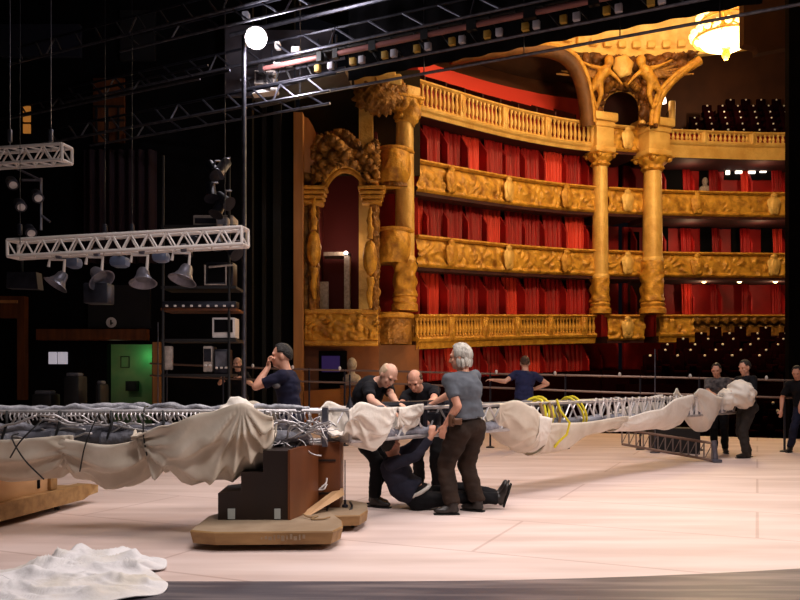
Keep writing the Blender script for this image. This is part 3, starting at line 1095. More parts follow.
# inside of the box
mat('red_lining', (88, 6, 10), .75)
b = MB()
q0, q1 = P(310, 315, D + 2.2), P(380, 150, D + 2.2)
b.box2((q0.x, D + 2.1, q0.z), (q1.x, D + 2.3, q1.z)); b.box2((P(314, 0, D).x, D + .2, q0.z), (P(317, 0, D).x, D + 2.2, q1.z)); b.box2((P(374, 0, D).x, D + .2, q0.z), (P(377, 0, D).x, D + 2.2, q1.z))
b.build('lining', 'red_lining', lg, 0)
b = MB()
a, c_ = P(324, 253, D + 1.0), P(350, 253, D + 1.0)
zb = P(330, 312, D + 1.0).z
b.box2((a.x, D + .8, c_.z - .12), (c_.x, D + 1.5, c_.z)); b.box2((c_.x - .18, D + .8, zb), (c_.x, D + 1.5, c_.z)); b.box2((a.x - .15, D + .9, zb), (a.x + .15, D + 1.1, P(0, 282, D + 1).z))
ds = b.build('side_screen', 'old_white', smooth=0, label='pale screen with lit top edge standing inside the arched stage box', cat='screen')
lt = MB(); p = P(346, 253, D + .7); lt.ell(p, (.07, .06, .06), 10, 7); o = lt.build('box_lamp', 'lamp_soft', smooth=3, label='small bright lamp on the pale screen inside the stage box', cat='lamp')
# wall below the stage box with a dark window and a pale bust
w = MB(); w.prism([P(303, 440, D + .1), P(379, 440, D + .1), P(379, 345, D + .1), P(303, 345, D + .1)], (0, .15, 0)); w.build('wall_under_box', 'panel_brown', smooth=0, kind='structure')
w = MB(); a, c_ = P(319, 388, D), P(347, 351, D); w.box2((a.x, D - .05, a.z), (c_.x, D + .05, c_.z)); w.build('window_2', 'black', smooth=0, kind='structure')
mat('screen_violet', (40, 28, 70), .3, emit=(60, 40, 110), es=.25)
w = MB(); a, c_ = P(322, 372, D), P(340, 356, D); w.box2((a.x, D - .12, a.z), (c_.x, D - .06, c_.z)); w.build('wall_screen', 'screen_violet', smooth=0, label='dim violet screen in the dark window under the stage box', cat='screen')
p = P(352, 366, D - .5)
b = MB(); b.ell(p + V((0, 0, .05)), (.16, .17, .22), 12, 9); b.ell(p + V((0, -.14, 0)), (.05, .06, .07), 8, 6); b.capsule(p + V((0, 0, -.12)), .09, p + V((0, 0, -.32)), .1); b.ell(p + V((0, 0, -.42)), (.3, .17, .2), 14, 9)
b.box2(p + V((-.2, -.15, -.62)), p + V((.2, .15, -.5))); b = voxel(b, .03, 3); b.build('bust', 'old_white', smooth=2, label='pale bust on the ledge right of the dark window under the stage box', cat='bust')
b = MB(); b.box2(p + V((-.35, -.3, -2.5)), p + V((.35, .4, -.6))); b.build('wall_plinth', 'door_brown', smooth=0, kind='structure')
w = MB(); a, c_ = P(304, 430, 24.6), P(372, 389, 24.6); w.prism([V((a.x, 24.6, -.5)), V((c_.x, 24.6, -.5)), P(372, 385, 24.6), P(352, 388, 24.6), P(304, 391, 24.6)], (0, .2, 0)); w.build('wall_pit_panel', 'ochre_panel', smooth=0, kind='structure')
# dim olive wall above, black proscenium wall with its timber edge
w = MB(); w.prism([P(300, 175, 26.9), P(420, 175, 26.9), P(420, 70, 26.9), P(300, 70, 26.9)], (0, .15, 0)); w.build('wall_over_box', 'olive_dark', smooth=0, kind='structure')
w = MB(); a, c_ = P(250, 0, 24.8), P(294, 0, 24.8); w.box2((a.x - 1, 24.8, -.5), (c_.x, 25.2, 17)); w.build('wall_proscenium', 'black', smooth=0, kind='structure')
w = MB(); a, c_ = P(273, 0, 24.6), P(281, 0, 24.6); w.box2((a.x, 24.6, -.5), (c_.x, 24.8, 10)); w.build('trim_3', 'black_paint', smooth=0, kind='structure')
w = MB(); a, c_ = P(294, 0, 24.6), P(303, 113, 24.6); w.box2((a.x, 24.5, -.5), (c_.x, 24.9, c_.z)); w.build('trim_4', 'ochre_wood', smooth=0, kind='structure')
cp = MB()
cp.prism([P(304, 172, 25.0), P(303, 116, 25.0), P(308, 118, 25.0), P(313, 126, 25.0), P(317, 136, 25.0), P(317, 172, 25.0)], (0, .12, 0)); cp.build('trim_5', 'ochre_wood', smooth=0, kind='structure')
# right side of the proscenium: black pillar and the dark brown masking above it
w = MB(); a = P(785, 0, 19.5); w.box2((a.x, 19.3, -.5), (a.x + 3, 19.5, 14)); w.build('wall_right', 'black', smooth=0, kind='structure')
w = MB(); w.prism([P(744, -40, 21), P(744, 44, 21), P(757, 47, 21), P(758, 53, 21), P(790, 47, 21), P(800, 40, 21), P(800, -40, 21)], (0, .3, 0)); w.build('wall_header', 'dome_brown', smooth=0, kind='structure')
# ================================================================ materials of the stage
mat('canvas', (218, 206, 190), 0.85, c2=(198, 184, 166), scale=3, bump=0.06, bscale=9, spec=0.2)
mat('canvas_white', (236, 229, 220), 0.85, c2=(222, 212, 200), scale=3, bump=0.15, bscale=14, spec=0.2)
mat('sheet_white', (228, 225, 226), 0.85, c2=(206, 196, 178), scale=2.4, bump=0.1, lo=.5, hi=.8, spec=0.2)
mat('cable_grey', (96, 96, 106), 0.6, c2=(60, 60, 68), scale=5)
mat('cable_black', (12, 12, 14), 0.5)
mat('sleeve_grey', (150, 150, 160), 0.7, c2=(96, 96, 106), scale=4, bump=0.3)
mat('sleeve_lit', (196, 196, 204), 0.6, c2=(120, 120, 130), scale=9, bump=.3)  # paler copy of the sleeves, painting the white-lit strip along the top
mat('stair_brown', (38, 20, 12), 0.5, c2=(28, 14, 9), scale=2.5, stretch=(1, 1, .3))  # shade of the block's near face is put into this brown
mat('stair_brown_lit', (122, 68, 32), 0.42, c2=(92, 48, 22), scale=2.5, stretch=(1, 1, .3))  # same wood as it looks lit, the light put into the colour
mat('ply_raw', (160, 124, 78), 0.6, c2=(132, 98, 58), scale=3, stretch=(1, 4, 4))
mat('ply_light', (206, 166, 124), 0.6, c2=(190, 148, 104), scale=2, stretch=(1, 1, 3))
mat('board_top', (158, 138, 114), 0.65, c2=(136, 114, 90), scale=3)
mat('tape', (176, 180, 176), 0.5)
mat('rubber', (16, 15, 15), 0.7)
mat('yellow', (214, 196, 30), 0.5)
mat('rope', (150, 120, 84), 0.8)
mat('pipe_brown', (120, 96, 84), 0.4, metal=0.5)
mat('netting', (120, 108, 104), 0.6)


def lattice(t, p0, p1, w, h, n, rc=.022, rd=.012, m='alu', up=V((0, 0, 1))):
    """box truss as parts of t: four chords, and the zig-zag lacing as one part"""
    ax = (p1 - p0); L = ax.length; ax.normalize()
    sd = ax.cross(up).normalized(); u2 = sd.cross(ax).normalized()
    c = [sd * (w / 2) * a + u2 * (h / 2) * b for a, b in ((-1, -1), (1, -1), (1, 1), (-1, 1))]
    for q in c:
        b = MB(); b.tube([p0 + q, p1 + q], rc, 8); b.build('chord', m, t, .8)
    b = MB()
    for i in range(n):
        a, e = p0 + ax * L * i / n, p0 + ax * L * (i + 1) / n
        for j in range(4):
            q, q2 = c[j], c[(j + 1) % 4]
            if (i + j) % 2: q, q2 = q2, q
            b.tube([a + q, e + q2], rd, 5)
    for e in (p0, p1):
        for j in range(4):
            b.tube([e + c[j], e + c[(j + 1) % 4]], rc * .9, 6)
    b.build('lacing', m, t, .8)
    return c


# ---------------------------------------------------------------- left truss, along the front of the group
TZ = .955
A0, A1 = V((-5.2, 7.45, TZ)), V((-.74, 7.72, TZ))
tl = thing('lattice_truss', 'long silver lattice truss full of grey cables, resting on the brown stair block', 'truss', (A0 + A1) / 2 - V((0, 0, .15)))
lattice(tl, A0, A1, .34, .30, 26, .021, .012)
# end frame at its right end, seen as a dark gate in the lattice
b = MB()
ax = (A1 - A0).normalized(); sd = V((ax.y, -ax.x, 0))
for x in (-.22, .02):
    for s_ in (-1, 1):
        q = A1 + ax * x + sd * .18 * s_
        b.box(q, (.05, .05, .36), math.atan2(ax.y, ax.x))
    for z in (-.16, .16):
        b.box(A1 + ax * x + V((0, 0, z)), (.05, .40, .05), math.atan2(ax.y, ax.x))
b.build('end_frame', 'dull_steel', tl, 0)
# batten of small hooks on the upper front chord (white toothed strip)
b = MB()
for i in range(110):
    q = A0.lerp(A1, .02 + .96 * i / 110) + sd * .19 + V((0, 0, .12))
    b.tube([q + V((0, 0, .02)), q + V((0, 0, -.01)) + sd * .02, q + V((.012, 0, -.045)) + sd * .01], .007, 5)
b.build('hook_strip', 'alu', tl, .8)
# canvas-sleeved cable bundles lying in and on the truss
for z, y, r, mm in ((-.08, .20, .06, 'sleeve_grey'), (-.13, .17, .05, 'cable_grey'), (.0, .19, .04, 'sleeve_grey'), (.17, -.08, .030, 'sleeve_lit'), (.18, .10, .024, 'sleeve_lit')):
    pts, rs = [], []
    for i in range(90):
        f_ = i / 89
        n1 = noise.noise(V((f_ * 22, z * 9, y * 7)))
        n2 = noise.noise(V((f_ * 30 + 9, z * 9, y * 7)))
        pts.append(A0.lerp(A1, .01 + .96 * f_) + sd * (y + .03 * n1) + V((0, 0, z + .045 * n2)))
        rs.append(r * (1 + .5 * n1))
    b = MB(); b.tube(pts, rs, 8); b.build('cable_bundle', mm, tl, 2)
for i in range(9):
    f_ = .04 + i * .105
    c0 = A0.lerp(A1, f_) + sd * .21
    b = MB()
    b.tube([c0 + V((0, 0, .16)), c0 + V((.02, 0, .05)) + sd * .05, c0 + V((-.02, 0, -.09)) + sd * .06, c0 + V((.03, 0, -.17))], .012, 6)
    b.build('cable_tie', 'cable_black', tl, .8)
# snarl of thin cables near the right end
b = MB()
rr = random.Random(4)
for i in range(80):
    pts = []
    q = A1 - ax * (.95 * rr.random() + .12) + sd * (.20 + .05 * rr.random()) + V((0, 0, -.12 + .2 * rr.random()))
    d_ = V((rr.uniform(-1, 1), -.1, rr.uniform(-.4, .3)))
    for k in range(7):
        q.z = min(q.z, TZ + .15); pts.append(q.copy())
        q = q + d_ * .055
        d_ = (d_ + V((rr.uniform(-.6, .6), rr.uniform(-.2, .2), rr.uniform(-.7, .5)))).normalized()
    b.tube(cat_spline(pts, 16), .0045 + .006 * rr.random(), 5)
b.build('tangled_cables', 'alu', tl, 2, label='tangle of pale thin cables')
b = MB()
for i in range(46):
    q = A0.lerp(A1, .03 + .80 * rr.random()) + sd * (.20 + .07 * rr.random()) + V((0, 0, -.14 + .2 * rr.random()))
    d_ = V((rr.choice((-1, 1)), -.05, rr.uniform(-.3, .3)))
    pts = []
    for k in range(7):
        q.z = min(q.z, TZ + .12); pts.append(q.copy()); q = q + d_ * .07
        d_ = (d_ + V((rr.uniform(-.2, .2), rr.uniform(-.1, .1), rr.uniform(-.5, .5)))).normalized()
    b.tube(cat_spline(pts, 14), .006 + .006 * rr.random(), 5)
b.build('loose_cables', 'alu', tl, 2)
for i, (pa, pb) in enumerate((((38, 424), (8, 458)), ((12, 438), (42, 480)), ((97, 417), (78, 472)), ((144, 410), (147, 463)))):
    b = MB()
    p0_, p1_ = P(pa[0], pa[1], 7.16), P(pb[0], pb[1], 7.08)
    b.tube(cat_spline([p0_ + V((0, .12, .03)), p0_, p0_.lerp(p1_, .5) + V((0, -.05, 0)), p1_ + V((0, .04, 0))], 16), .007, 6)
    b.build('tie_strap', 'cable_black', tl, .8, label='black strap slanting over the cloth')
# lamp cans hung under, half hidden in the sleeves
for i, f_ in enumerate((.18, .30, .42, .52)):
    c0 = A0.lerp(A1, f_) + sd * .22 + V((0, 0, -.09))
    b = MB(); b.lathe([(.03, -.12), (.06, -.10), (.065, .05), (.08, .12), (.07, .12)], c0, 12, ax=ax); b.build('cable_drum', 'cable_grey', tl, .8)

# ---------------------------------------------------------------- right truss going back and to the right
B0, B1 = V((-.60, 7.86, TZ)), V((6.1, 14.8, TZ))
tr = thing('lattice_truss', 'silver lattice truss running away to the right with yellow straps around it', 'truss', (B0 + B1) / 2 - V((0, 0, .15)))
lattice(tr, B0, B1, .32, .30, 44, .021, .012)
bx = (B1 - B0).normalized(); bs_ = V((bx.y, -bx.x, 0))
LB = (B1 - B0).length
for z, y, r, mm in ((.14, .05, .035, 'cable_grey'), (-.1, .12, .05, 'sleeve_grey'), (-.12, -.05, .05, 'sleeve_grey')):
    pts, rs = [], []
    for i in range(110):
        f_ = i / 109
        n1 = noise.noise(V((f_ * 26, z * 9, y * 7 + 4)))
        pts.append(B0.lerp(B1, .02 + .95 * f_) + bs_ * (y + .03 * n1) + V((0, 0, z + .03 * noise.noise(V((f_ * 40, 2, z))))))
        rs.append(r * (1 + .5 * n1))
    b = MB(); b.tube(pts, rs, 8); b.build('cable_bundle', mm, tr, 2)
# looped hangers standing along the top
proto = None
for i in range(22):
    f_ = .47 + i * .0215
    q = B0.lerp(B1, f_) + bs_ * .17
    b = MB()
    h_ = .20
    b.tube([q + V((0, 0, -.13)), q + V((0, 0, -.13 + h_ * .8)) + bx * -.02, q + bx * .05 + V((0, 0, .19)), q + bx * .13 + V((0, 0, .17)), q + bx * .16 + V((0, 0, .02)), q + bx * .15 + V((0, 0, -.13))], .014, 6)
    b.build('hanger_loop', 'white_paint', tr, .9)
b = MB()
for f_, dz in ((.345, 0), (.352, .02), (.36, -.02), (.43, 0), (.44, .01)):
    q = B0.lerp(B1, f_)
    loop = []
    for a in range(24):
        an = 2 * PI * a / 24
        loop.append(q + bs_ * (.22 * math.cos(an)) + V((0, 0, -.03 + .24 * math.sin(an) + dz)) + bx * (.05 * math.sin(an * 2 + f_ * 50)))
    b.tube(loop, .016, 6, closed=True)
q = B0.lerp(B1, .362) + bs_ * .24
b.tube([q + V((0, 0, .2)), q + V((.05, 0, .05)), q + V((.16, -.03, -.1)), q + V((.13, 0, -.25)), q + V((.02, 0, -.35)), q + V((-.03, 0, -.42))], .016, 6)
b.build('strap', 'yellow', tr, .9, label='yellow webbing straps')
b = MB()
for f_ in (.33, .35, .37):
    q = B0.lerp(B1, f_) + bs_ * .2
    b.tube([q + V((0, 0, .16)), q + V((.04, -.02, -.02)), q + V((.0, 0, -.2))], .02, 6)
b.build('strap', 'rope', tr, .9, label='brown rope wound round the truss')
# grey couplers where the men work
b = MB()
for f_ in (.13, .16, .19):
    q = B0.lerp(B1, f_) + V((0, 0, .02))
    b.bbox(q, (.10, .40, .14), math.atan2(bx.y, bx.x), .02)
    b.tube([q + V((0, -.2, -.2)), q + V((0, -.2, .2))], .025, 8)
b.tube([B0.lerp(B1, .06) + V((0, 0, .18)), B0.lerp(B1, .22) + V((0, 0, .19))], .04, 8)
b.build('coupler', 'iron', tr, .7)


# ---------------------------------------------------------------- cloth gathered under the trusses
def swag(name, label, p0, p1, side, depth, width, top, nfold, amp, seed, m, group, nu=150, nv=90, skew=0.0, ties=((0, .06), (1, .10)), fall=1.0):
    """a length of cloth slung under a truss; depth, width and top are functions of the position 0..1"""
    L = (p1 - p0).length

    def fn(u, v):
        th = PI * v
        q = p0.lerp(p1, u)
        tz = top(u)
        dp = depth(u)
        wd = width(u)
        rdg = lambda x: 1.1 - 2.0 * abs(math.sin(x))
        wob = noise.noise(V((u * 2.5 * L, v * 2, seed)))
        c1 = rdg(nfold * .5 * v * PI + 1.3 * wob + seed + skew * u * 3)
        fo = .75 * c1 + .35 * noise.noise(V((u * 5 * L, v * 7, seed + 4)))
        for k_, (tu, tv) in enumerate(ties):
            dx_, dy_ = (u - tu) * L, (v - tv) * 1.15
            an_ = math.atan2(dy_, dx_)
            rr_ = math.hypot(dx_, dy_)
            fo += 1.25 * rdg(an_ * 6.5 + seed * (k_ + 1) + .9 * wob) * math.exp(-rr_ * fall) * min(1, rr_ / .12)
        fo *= amp * (1 - .75 * math.sin(th) ** 5)
        fo *= math.sin(th) ** .4 if 0 < v < 1 else 0
        so = -math.cos(th) * (wd + fo * .6)
        dz = math.sin(th) ** .75 * (dp + fo) if 0 < v < 1 else 0
        # slumps: more belly low down on the near side
        q2 = q - side * so * -1
        return V((q2.x, q2.y, tz - dz))
    b = MB()
    b.grid(fn, nu, nv)
    return b.build(name, m, smooth=3, solid=.012, label=label, cat='cloth', group=group)


SDL = V((0, -1, 0))


def lerp_tab(tab):
    def f(u):
        for (a, x), (b_, y) in zip(tab, tab[1:]):
            if u <= b_:
                t_ = (u - a) / (b_ - a)
                t_ = t_ * t_ * (3 - 2 * t_)
                return x + (y - x) * t_
        return tab[-1][1]
    return f


SDL = -sd
# left truss: x pixel p at depth 7.3
def LX(px, d=7.3):
    return V(((px - 400) / FOC * d, d + .2, 0))


swag('canvas_swag', 'long beige cloth slung flat under the left end of the cable-filled truss', LX(-90), LX(74), -sd, lerp_tab([(0, .2), (.3, .36), (.6, .40), (.9, .38), (1, .22)]), lerp_tab([(0, .27), (.5, .30), (1, .26)]), lerp_tab([(0, .86), (.6, .86), (1, .9)]), 11, .042, 1.0, 'canvas', 'beige cloths under the left truss', skew=.3)
swag('canvas_swag', 'beige cloth sagging in deep curved folds, middle one under the left truss', LX(48), LX(176), -sd, lerp_tab([(0, .26), (.25, .37), (.55, .42), (.85, .32), (1, .1)]), lerp_tab([(0, .24), (.5, .34), (1, .22)]), lerp_tab([(0, .88), (.5, .82), (1, .92)]), 11, .060, 2.2, 'canvas', 'beige cloths under the left truss', skew=.6)
swag('canvas_swag', 'largest beige cloth swag, heaped over the truss beside the brown stair block', LX(130, 7.1), LX(272, 7.1), -sd, lerp_tab([(0, .06), (.2, .42), (.5, .64), (.75, .66), (.92, .5), (1, .2)]), lerp_tab([(0, .22), (.4, .38), (.8, .38), (1, .26)]), lerp_tab([(0, .90), (.25, 1.0), (.55, 1.12), (.8, 1.2), (1, 1.08)]), 11, .085, 3.7, 'canvas', 'beige cloths under the left truss', nu=200, nv=110, skew=.5, ties=((.80, .0), (0, .12)), fall=.5)
# peak of cloth bunched on top
pk = P(243, 413, 7.45)
b = MB()
b.ell(pk + V((-.06, 0, -.06)), (.24, .18, .14), 40, 26, None, lambda d_: 1 + .24 * noise.noise(d_ * 2.6) + .07 * math.sin(d_.x * 9 + d_.z * 8))
b.ell(pk + V((-.02, 0, .06)), (.13, .10, .08), 30, 18, Matrix.Rotation(.5, 3, 'Y'), lambda d_: 1 + .2 * noise.noise(d_ * 3) + .05 * math.sin(d_.x * 12))
voxel(b, .018, 3).build('canvas_bunch', 'canvas_white', smooth=3, label='crumpled peak of pale cloth bunched on top of the left truss', cat='cloth')
# middle: white cloth hung over the truss where the bald man leans
def RX(f_, dz=0):
    q = B0.lerp(B1, f_)
    return V((q.x, q.y, 0))


swag('canvas_swag', 'white cloth draped over the truss joint in front of the leaning bald man', V((-.64, 7.7, 0)), RX(.062), -bs_, lerp_tab([(0, .26), (.4, .40), (.8, .44), (1, .2)]), lerp_tab([(0, .22), (.5, .27), (1, .2)]), lerp_tab([(0, 1.12), (.2, 1.19), (.6, 1.13), (1, 1.12)]), 9, .036, 5.1, 'canvas_white', 'white cloths at the truss joint')
swag('canvas_swag', 'narrow white cloth hanging in upright pleats under the bald man\'s arms', RX(.066), RX(.105), -bs_, lerp_tab([(0, .30), (.5, .36), (1, .26)]), lerp_tab([(0, .2), (1, .2)]), lerp_tab([(0, 1.12), (1, 1.15)]), 7, .025, 6.4, 'canvas_white', 'white cloths at the truss joint')
# right: rolled tube of cloth, then long loose lengths
swag('canvas_roll', 'thick beige roll of cloth under the truss, right of the standing man', RX(.238), RX(.318), -bs_, lerp_tab([(0, .22), (.15, .36), (.7, .50), (1, .50)]), lerp_tab([(0, .24), (.5, .32), (1, .30)]), lerp_tab([(0, 1.12), (.3, 1.16), (.7, 1.08), (1, .98)]), 4, .012, 7.7, 'canvas', 'beige cloths under the right truss')
swag('canvas_roll', 'paler end of the beige roll, turned back like a cuff', RX(.312), RX(.345), -bs_, lerp_tab([(0, .43), (.6, .45), (1, .40)]), lerp_tab([(0, .31), (.5, .32), (1, .28)]), lerp_tab([(0, .96), (1, .92)]), 4, .01, 8.8, 'canvas_white', 'beige cloths under the right truss')
swag('canvas_swag', 'long thin beige cloth sagging under the yellow straps', RX(.335), RX(.56), -bs_, lerp_tab([(0, .42), (.25, .40), (.6, .22), (1, .18)]), lerp_tab([(0, .28), (.4, .26), (1, .22)]), lerp_tab([(0, .86), (.4, .84), (1, .88)]), 7, .018, 9.9, 'canvas', 'beige cloths under the right truss')
swag('canvas_swag', 'smooth white cloth rising to a rounded end at the far right of the truss', RX(.545), RX(.775), -bs_, lerp_tab([(0, .2), (.4, .32), (.8, .52), (.95, .5), (1, .3)]), lerp_tab([(0, .2), (.5, .3), (1, .26)]), lerp_tab([(0, .85), (.4, .95), (.75, 1.12), (1, 1.16)]), 6, .018, 11.3, 'canvas_white', 'beige cloths under the right truss')
swag('canvas_swag', 'white cloth hanging in a deep pouch near the two men at the far end', RX(.80), RX(.915), -bs_, lerp_tab([(0, .2), (.25, .46), (.55, .62), (.85, .46), (1, .2)]), lerp_tab([(0, .18), (.5, .3), (1, .2)]), lerp_tab([(0, 1.18), (.15, 1.26), (.6, 1.12), (1, 1.10)]), 7, .03, 12.5, 'canvas_white', 'beige cloths under the right truss')

# ---------------------------------------------------------------- dollies under the joint
def board(name, label, out, z0, z1, chamf, group, m=('ply_raw', 'board_top')):
    t = thing(name, label, 'dolly', (sum(p[0] for p in out) / len(out), sum(p[1] for p in out) / len(out), 0), 0, group)
    b = MB()
    n = len(out)
    cx, cy = sum(p[0] for p in out) / n, sum(p[1] for p in out) / n
    lo = [V((cx + (p[0] - cx) * chamf, cy + (p[1] - cy) * chamf, z0)) for p in out]
    mid = [V((p[0], p[1], z1 - .012)) for p in out]
    hi = [V((cx + (p[0] - cx) * .985, cy + (p[1] - cy) * .985, z1)) for p in out]
    vs = lo + mid + hi
    fs = [tuple(range(n - 1, -1, -1))]
    for k in range(2):
        fs += [(k * n + i, k * n + (i + 1) % n, (k + 1) * n + (i + 1) % n, (k + 1) * n + i) for i in range(n)]
    b.add(vs, fs); b.cm = 1; b.add(hi, [tuple(range(n))]); b.cm = 0
    b.build('deck_board', list(m), t, 0)
    for i in range(4):
        f_ = [(.22, .3), (.78, .3), (.22, .7), (.78, .7)][i]
        xs = [p[0] for p in out]; ys = [p[1] for p in out]
        x = min(xs) + (max(xs) - min(xs)) * f_[0]; y = min(ys) + (max(ys) - min(ys)) * f_[1]
        c = MB(); c.lathe([(.005, -.015), (.028, -.015), (.03, 0), (.028, .015), (.005, .015)], (x, y, .03), 12, ax=(1, 0, 0)); ca = c.build('caster', 'rubber', t, .8)
        c = MB(); c.box((x - .02, y, (.05 + z0) / 2 - .005), (.006, .03, z0 - .025)); c.box((x, y, z0 - .004), (.05, .05, .008)); c.build('fork', 'iron', ca, 0)
    return t


def G(px, py, z):
    """point at height z seen at the pixel"""
    d = (EYE - z) * FOC / (py - HOR)
    return ((px - 400) / FOC * d, d)


z0, z1 = .055, .165
fr = board('dolly', 'pale wooden boat-shaped dolly in front, under the brown stair block', [G(190, 530, z1), G(214, 532, z1), G(333, 531, z1), G(343, 526, z1), G(342, 520, z1), G(330, 512, z1), G(236, 508, z1), G(208, 516, z1)], z0, z1, .965, 'wooden dollies')
b = MB()
for i in range(11):
    x0_, y0_ = G(262 + i * 4.2, 531, z1)
    b.box((x0_, y0_ - .014, .115 + .008 * math.sin(i * 2.1)), (.012 + .008 * (i % 3), .012, .03 + .012 * (i % 2)))
b.build('faded_stencil', 'board_top', fr, 0, label='faded illegible stencil marks')
rr_ = board('dolly', 'second wooden dolly behind the first, with a black cable looped over it', [G(298, 514, .15), G(318, 517, .15), G(360, 516, .15), G(368, 511, .15), G(367, 504, .15), G(352, 501, .15), G(325, 500, .15), G(305, 506, .15)], .06, .16, .96, 'wooden dollies')
b = MB()
pts = [P(330, 503, 7.75), P(327, 510, 7.6), P(330, 516, 7.55), P(338, 519, 7.54), P(346, 515, 7.58), P(352, 507, 7.7), P(350, 502, 7.9)]
b.tube(cat_spline(pts, 30), .011, 6); b.build('floor_cable', 'cable_black', smooth=1, label='black cable looped over the second wooden dolly', cat='cable')
b = MB()
q = G(345, 507, .165)
b.tube([(q[0], q[1], .165), (q[0], q[1], .62)], .006, 6); b.lathe([(.03, 0), (.03, .02), (.012, .03), (.012, .07)], (q[0], q[1], .165), 10); b.build('cable_anchor', 'iron', smooth=.8, label='thin upright rod with a round foot on the second dolly', cat='rod')
bm_ = MB()
a, c_ = G(296, 516, .17), G(336, 494, .30)
bm_.prism([P(296, 518, 7.28), P(304, 519, 7.25), P(338, 499, 7.6), P(337, 492, 7.7), P(331, 492, 7.75)], (.05, .14, .02)); bm_.build('wooden_wedge', 'ply_light', smooth=0, label='light wooden wedge leaning against the foot of the brown stair block', cat='wood')
b = MB()
pts = cat_spline([P(303, 514, 7.16), P(309, 517, 7.1), P(318, 516, 7.08), P(311, 519, 7.05), P(322, 519, 7.05), P(330, 517, 7.1)], 30)
b.tube(pts, .008, 5); b.build('rope_end', 'rope', smooth=1, label='frayed rope end lying on the front dolly', cat='rope')

# stair-shaped brown block: three steps rising to the right
sb = thing('stair_block', 'dark brown wooden stair-shaped block carrying the truss joint', 'block', (-1.25, 7.4, z1))
ang = -.03
def SB(x, y, z): return V((x, y, z))
yF = 7.06
def sx(px): return (px - 400) / FOC * yF
prof = [(sx(218), z1), (sx(288), z1), (sx(288), .775), (sx(263), .775), (sx(263), .585), (sx(241), .585), (sx(241), .425), (sx(218), .40)]
b = MB(); b.prism([(x, yF, z) for x, z in prof], (-.03, .55, 0)); b.build('steps', 'stair_brown', sb, 0)
b = MB(); b.prism([(sx(288) - .0, yF - .012, z1), (sx(288) + .02, yF - .012, z1), (sx(288) + .205, yF + .62, z1), (sx(288) + .1, yF + .62, z1)], (0, 0, .785 - z1)); b.build('back_panel', 'stair_brown_lit', sb, 0)  # right side of the block, painted in the lit brown
for px in (231.5, 277.5):
    b = MB(); b.box((sx(px), yF - .006, z1 + .055), (.062 if px < 240 else .052, .012, .09)); b.build('tape_patch', 'tape', sb, 0)
b = MB(); b.box(((sx(263) + sx(288)) / 2, yF + .3, .70), (.2, .5, .13)); b.build('top_block', 'stair_brown', sb, 0)
bb = thing('support_box', 'brown wooden box behind the stair block, with a rope loop on its face', 'block', (-.66, 8.1, .16))
b = MB(); q0, q1 = P(315, 0, 7.78).x, P(340, 0, 7.78).x
b.bbox(((q0 + q1) / 2 - .02, 8.02, .48), (q1 - q0 + .04, .50, .64), 0, .01); b.build('box_body', 'stair_brown_lit', bb, .4)
b = MB(); b.box(((q0 + q1) / 2 - .02, 7.765, .62), (q1 - q0 - .04, .015, .02)); b.build('cleat', 'stair_brown', bb, 0); b = MB(); b.box(((q0 + q1) / 2 - .02, 7.765, .30), (q1 - q0 - .04, .015, .02)); b.build('cleat', 'stair_brown', bb, 0)
b = MB(); b.tube(cat_spline([P(327, 478, 7.74), P(326, 483, 7.72), P(322, 487, 7.70), P(319, 490, 7.70), P(324, 489, 7.68), P(327, 484, 7.7)], 24), .008, 5); b.build('rope_loop', 'white_paint', bb, 1)

# ---------------------------------------------------------------- plywood wagon at the left
wg = thing('plywood_wagon', 'pale plywood wagon on casters under the left end of the truss', 'wagon', (-4.25, 7.9, 0), 0)
M_ = Matrix.Rotation(-.17, 3, 'Z')
def W(x, y, z): return V((-3.50, 9.0, 0)) + M_ @ V((x, y, z))
def wbox(mb, lo, hi):
    lo, hi = V(lo), V(hi)
    c = (lo + hi) / 2
    return mb.bbox(W(c.x, c.y, c.z), hi - lo, 0, .012, M_)
b = MB(); b.prism([W(0, 0, .10), W(0, -.1, .07), W(0, -3.2, .07), W(0, -3.2, .235), W(0, .0, .235)], M_ @ V((-.14, 0, 0))); b.prism([W(0, 0, .10), W(.04, .12, .12), W(.02, .16, .2), W(0, 0, .235)], M_ @ V((-.16, .02, 0))); b.build('base_beam', 'ply_raw', wg, 0)
b = MB(); wbox(b, (-1.6, -3.2, .09), (-.14, -.05, .22)); b.build('platform', 'ply_raw', wg, .4)
b = MB(); wbox(b, (-1.5, -3.1, .23), (-.10, -.45, .70)); b.build('panel_body', 'ply_light', wg, .4)
for y0_, y1_ in ((-.62, -.50), (-2.2, -2.0), (-3.15, -3.0)):
    b = MB(); wbox(b, (-.11, y0_, .24), (-.06, y1_, .72)); b.build('stile', 'ply_raw', wg, .4)
b = MB(); wbox(b, (-.11, -3.1, .62), (-.07, -.5, .72)); b.build('top_rail', 'ply_raw', wg, .4)
b = MB(); wbox(b, (-.105, -.80, .28), (-.085, -.76, .42)); b.build('hand_slot', 'black', wg, .4)
for x, y in ((-.12, -.42), (-.12, -2.7), (-1.4, -.42), (-1.4, -2.7)):
    b = MB(); b.lathe([(.01, -.02), (.043, -.02), (.046, 0), (.043, .02), (.01, .02)], W(x, y, .046), 14, ax=M_ @ V((1, .3, 0))); ca = b.build('caster', 'rubber', wg, .8); b = MB(); b.box(W(x, y, .085), (.07, .07, .012)); b.box(W(x + .03, y, .06), (.008, .05, .05), 0); b.build('fork', 'iron', ca, 0)

